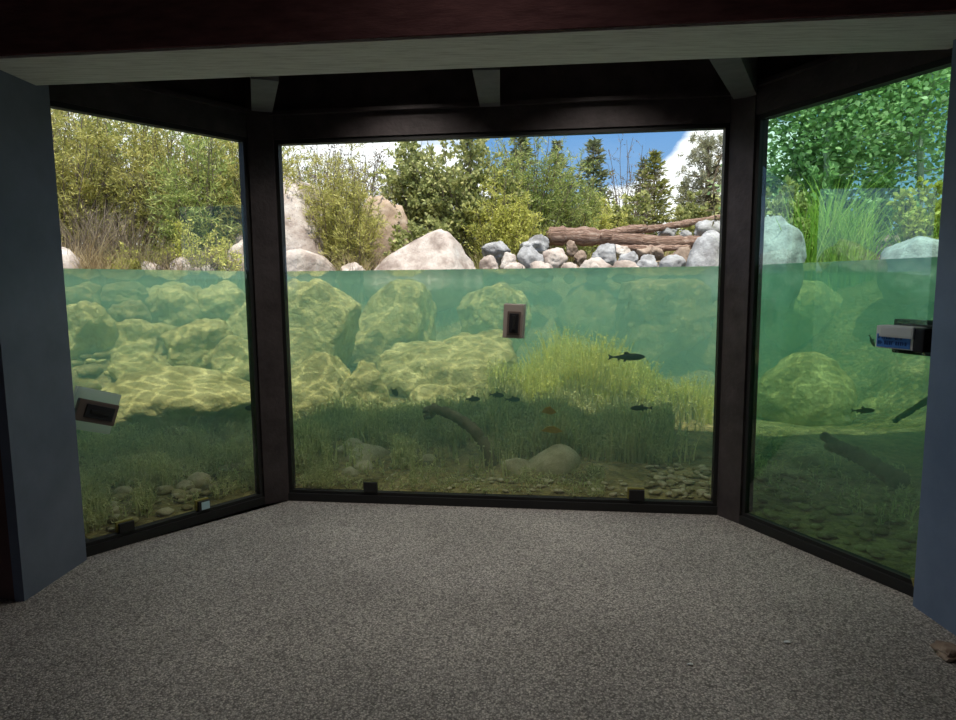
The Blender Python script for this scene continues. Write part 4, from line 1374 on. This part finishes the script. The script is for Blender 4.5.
# orange sunken leaves among the weeds
for (px, py, s, lab) in ((552, 431, .14, 'larger orange sunken leaf in the weeds'), (549, 412, .10, 'dull orange sunken leaf above the larger one')):
    c = at(px, py, 5.2)
    V = np.array([[-s, 0, 0], [-.5 * s, -.03, .028], [.1 * s, -.04, .034], [s * .7, -.02, .012], [s, 0, -.004], [s * .4, .03, -.018], [-.4 * s, .03, -.012]]) * [.62, 1, 1.5]
    bm = bmesh.new()
    vs = [bm.verts.new(v) for v in V]
    f = bm.faces.new(vs)
    r = bmesh.ops.extrude_face_region(bm, geom=[f])
    for v in [g for g in r['geom'] if isinstance(g, bmesh.types.BMVert)]:
        v.co += Vector((0, .004, .002))
    me = bpy.data.meshes.new('sunken_leaf'); bm.to_mesh(me); bm.free()
    tag(link('sunken_leaf', me, M['orange_leaf'], None, c), lab, 'leaf')


# ------------------------------------------------------------------ magnetic glass cleaners on the panes
def on_pane(px, py, p, n, off=0.0):
    r = ray(px, py)
    d2 = Vector((r.x, r.y))
    k = (p - n * off).dot(n) / d2.dot(n)
    return Vector((r.x * k, r.y * k, EYE + r.z * k))


def pane_matrix(pt, t, n, roll=0.0):
    # local x along the pane, local y into the room, local z up
    m = Matrix(((t.x, -n.x, 0, pt.x), (t.y, -n.y, 0, pt.y), (0, 0, 1, pt.z), (0, 0, 0, 1)))
    return m @ Matrix.Rotation(roll, 4, 'Y')


# left window: white block with a brown-grey handle half on the room side
m = pane_matrix(on_pane(95, 411, PA, nL), tL, nL, math.radians(20))
root = empty('magnetic_glass_cleaner'); root.matrix_world = m
MB().box((.0, -.035, 0), (.25, .05, .25), bevel=.008).build('wet_side_block', M['milky_plastic'], root)
MB().box((.0, .020, -.005), (.225, .04, .13), bevel=.008).build('handle_block', M['brown_plastic'], root)
MB().box((.012, .042, -.003), (.16, .012, .08), bevel=.004).build('recess', M['dark_plastic'], root)
MB().box((.012, .050, -.003), (.105, .014, .02), bevel=.004).build('grip_bar', M['black'], root)
tag(root, 'white and brown magnetic glass cleaner stuck to the left window beside the pillar', 'glass cleaner')
# middle window: beige block with a dark recessed grip
m = pane_matrix(on_pane(513.5, 321, PC, nC), tC, nC, math.radians(3))
root = empty('magnetic_glass_cleaner'); root.matrix_world = m
MB().box((.0, .024, 0), (.138, .046, .235), bevel=.006).build('body', M['beige_plastic'], root)
MB().box((.006, -.028, 0), (.15, .03, .24), bevel=.006).build('wet_side_block', M['side_plastic'], root)
MB().box((.006, .048, -.012), (.092, .014, .165), bevel=.006).build('rim', M['brown_plastic'], root)
MB().box((.006, .053, -.012), (.066, .014, .135), bevel=.005).build('recess', M['dark_plastic'], root)
MB().box((.006, .060, -.008), (.022, .016, .10), bevel=.005).build('grip_bar', M['black'], root)
tag(root, 'beige upright magnetic glass cleaner stuck to the middle window', 'glass cleaner')
# right window: white case with blue label and black end cap
m = pane_matrix(on_pane(907, 337, PE, nR), tR, nR, math.radians(1))
root = empty('magnetic_glass_cleaner'); root.matrix_world = m
MB().box((.10, -.04, .0), (.36, .06, .175), bevel=.01).build('wet_side_block', M['dark_plastic'], root)
MB().box((.0, .05, 0), (.20, .085, .115), bevel=.010).build('case', M['white_plastic'], root)
MB().box((.012, .075, .030), (.17, .075, .058), bevel=.010).build('top_grip', M['white_plastic'], root)
MB().box((.118, .055, -.004), (.052, .10, .118), bevel=.012).build('end_cap', M['dark_plastic'], root)
lb = MB()
lb.box((-.008, .0935, -.018), (.168, .002, .066))
lbo = lb.build('label', M['blue_label'], root)
ink = MB()
rs = random.Random(4)
for row, zz in ((0, .000), (1, -.028)):
    xx = -.085
    while xx < (.03 if row == 0 else .06):
        wch = rs.uniform(.007, .011)
        # each character as a few strokes
        ink.box((xx + .0015, .0952, zz), (.003, .001, .019))
        if rs.random() < .75: ink.box((xx + wch * .5, .0952, zz + rs.choice((.008, 0, -.008))), (wch * .8, .001, .0035))
        if rs.random() < .65: ink.box((xx + wch - .0025, .0952, zz), (.003, .001, .019))
        xx += wch + .0035
        if rs.random() < .15: xx += .008
ink.build('lettering', M['navy_ink'], lbo)
tag(root, 'white magnetic glass cleaner with blue label stuck to the right window', 'glass cleaner')

# small blocks standing on the sills against the glass
def sill_block(px, py, p, t, n, size, mat, label, edge=None, face=None, roll=0.0):
    pt = on_pane(px, py, p, n)
    root = empty('scraper_block'); root.matrix_world = pane_matrix(Vector((pt.x, pt.y, ZS + size[2] / 2 + .001)), t, n, roll)
    MB().box((0, .012, 0), (size[0], .022, size[2]), bevel=.003).build('body', mat, root)
    if edge: MB().box((-.004, -.014, .006), (size[0] + .012, .026, size[2] + .004), bevel=.003).build('wet_side_pad', edge, root)
    if face: MB().box((.006, .0245, 0), (size[0] * .72, .004, size[2] * .8), bevel=.001).build('face_plate', face, root)
    tag(root, label, 'block')


sill_block(125.5, 523, PA, tL, nL, (.088, .02, .062), M['black'], 'small black block at the bottom of the left window near the pillar', M['yellowedge'])
sill_block(203, 503, PA, tL, nL, (.080, .02, .066), M['dark_plastic'], 'small block with a pale blue face at the bottom of the left window', M['yellowedge'], M['paleblue'])
sill_block(371, 485, PC, tC, nC, (.105, .02, .075), M['black'], 'small black block at the bottom left of the middle window', None)
sill_block(636.5, 494, PC, tC, nC, (.105, .02, .075), M['black'], 'small black block at the bottom right of the middle window', M['yellowedge'])

# litter on the floor
for (px, py, r, lab) in ((787, 643, .010, 'tiny white chip on the floor toward the right pillar'), (690, 665, .009, 'tiny white chip on the floor in front'), (777, 533, .014, 'small white scrap against the right window sill')):
    q = ray(px, py); k = -EYE / q.z
    o = link('floor_chip', rock_mesh('floor_chip', (r * 1.4, r, r * .5), px, 2), M['white_plastic'], None, (q.x * k, q.y * k, r * .45), False)
    tag(o, lab, 'chip')
q = ray(948, 655); k = -EYE / q.z
tag(link('broken_concrete', rock_mesh('broken_concrete', (.05, .06, .03), 77, 3, .4), M['granite_brown'], None, (q.x * k, q.y * k, .018), False), 'crumbled bit of concrete at the foot of the right pillar', 'rubble')

# ------------------------------------------------------------------ light
# unseen fill lamps added to brighten the room (two in the bay, one before the beam)
def fill_lamp(x, y, watt, label, colr=(1.0, 0.93, 0.84), spread=115):
    root = empty('fill_lamp', (x, y, ZC))
    bm = bmesh.new()
    bmesh.ops.create_cone(bm, cap_ends=True, segments=28, radius1=.17, radius2=.15, depth=.05)
    me = bpy.data.meshes.new('housing'); bm.to_mesh(me); bm.free()
    link('housing', me, M['dark_plastic'], root, (0, 0, -.026))
    ld = bpy.data.lights.new('fill_light', 'AREA')
    ld.shape = 'DISK'; ld.size = .28; ld.energy = watt; ld.color = colr; ld.spread = math.radians(spread)
    lo = bpy.data.objects.new('fill_light', ld); COL.objects.link(lo)
    lo.parent = root; lo.location = (0, 0, -.055)
    tag(root, label, 'ceiling lamp')


fill_lamp(-.55, 3.98, 9, 'added round fill lamp over the left half of the window bay')
fill_lamp(.75, 3.78, 9, 'added round fill lamp over the right half of the window bay')
fill_lamp(0.0, 2.30, 1.2, 'added round fill lamp in front of the grey beam', spread=178)
SUN_EL, SUN_AZ = math.radians(66), math.radians(172)   # azimuth of the sun's place: 180 = straight behind the camera, smaller = to the right
sd = bpy.data.lights.new('sun', 'SUN')
sd.energy = 5.8
sd.angle = math.radians(0.3)
sd.color = (1.0, 0.95, 0.87)
sun = bpy.data.objects.new('sun', sd)
COL.objects.link(sun)
sv = Vector((math.sin(SUN_AZ) * math.cos(SUN_EL), math.cos(SUN_AZ) * math.cos(SUN_EL), math.sin(SUN_EL)))
sun.rotation_euler = sv.to_track_quat('Z', 'Y').to_euler()

world = bpy.data.worlds.new('sky')
SC.world = world
world.use_nodes = True
nt = world.node_tree
nt.nodes.clear()
L = nt.links.new
out = nt.nodes.new('ShaderNodeOutputWorld')
bg = nt.nodes.new('ShaderNodeBackground')
tc = N(nt, 'TexCoord')
sep = N(nt, 'SeparateXYZ')
L(tc.outputs['Generated'], sep.inputs['Vector'])
sky = ramp(nt, [(0.0, (0.16, 0.14, 0.10)), (0.495, (0.20, 0.19, 0.15)), (0.505, (0.48, 0.68, 0.90)), (0.62, (0.16, 0.40, 0.82)), (1.0, (0.06, 0.20, 0.60))])
mr = N(nt, 'MapRange')
mr.inputs['From Min'].default_value = -1
mr.inputs['From Max'].default_value = 1
L(sep.outputs['Z'], mr.inputs['Value'])
L(mr.outputs['Result'], sky.inputs['Fac'])
mp = N(nt, 'Mapping')
mp.inputs['Scale'].default_value = (1.0, 1.0, 1.9)
mp.inputs['Location'].default_value = (0.35, 0.0, 0.0)
L(tc.outputs['Generated'], mp.inputs['Vector'])
nz = N(nt, 'TexNoise')
nz.inputs['Scale'].default_value = 3.2
nz.inputs['Detail'].default_value = 9
nz.inputs['Roughness'].default_value = 0.55
L(mp.outputs['Vector'], nz.inputs['Vector'])
cl = ramp(nt, [(0.47, (0, 0, 0)), (0.56, (1, 1, 1))])


def cloud_bank(px, py, size, gain):
    """a cumulus bank in a given direction of the sky"""
    d = ray(px, py).normalized()
    dp = N(nt, 'VectorMath', operation='DOT_PRODUCT')
    L(tc.outputs['Generated'], dp.inputs[0])
    dp.inputs[1].default_value = d
    m = N(nt, 'MapRange')
    m.inputs['From Min'].default_value = math.cos(size)
    m.inputs['From Max'].default_value = 1
    m.inputs['To Max'].default_value = gain
    L(dp.outputs['Value'], m.inputs['Value'])
    return m.outputs['Result']


acc = nz.outputs['Fac']
for px, py, size, gain in ((714, 146, .085, .34), (650, 192, .10, .30), (320, 140, .28, .25), (110, 150, .25, .2), (575, 125, .17, -.30), (648, 126, .10, -.30), (-900, 200, .5, -.25)):
    a_ = N(nt, 'Math', operation='ADD')
    L(acc, a_.inputs[0])
    L(cloud_bank(px, py, size, gain), a_.inputs[1])
    acc = a_.outputs[0]
L(acc, cl.inputs['Fac'])
# no clouds below the horizon
hz = N(nt, 'Math', operation='GREATER_THAN')
L(sep.outputs['Z'], hz.inputs[0])
hz.inputs[1].default_value = 0.0
mm = N(nt, 'Math', operation='MULTIPLY')
L(cl.outputs['Color'], mm.inputs[0])
L(hz.outputs[0], mm.inputs[1])
mx = N(nt, 'MixRGB')
L(mm.outputs[0], mx.inputs['Fac'])
L(sky.outputs['Color'], mx.inputs['Color1'])
mx.inputs['Color2'].default_value = (1.5, 1.53, 1.56, 1)
L(mx.outputs['Color'], bg.inputs['Color'])
bg.inputs['Strength'].default_value = 1.0
L(bg.outputs['Background'], out.inputs['Surface'])

vs = SC.view_settings
vs.view_transform = 'Standard'
vs.look = 'None'
vs.gamma = 1.0
vs.use_curve_mapping = False
vs.exposure = 0.0
cy = SC.cycles
cy.max_bounces = 8
cy.diffuse_bounces = 4
cy.glossy_bounces = 4
cy.transmission_bounces = 6
cy.volume_bounces = 2
cy.transparent_max_bounces = 24
cy.use_denoising = True
cy.sample_clamp_indirect = 6.0
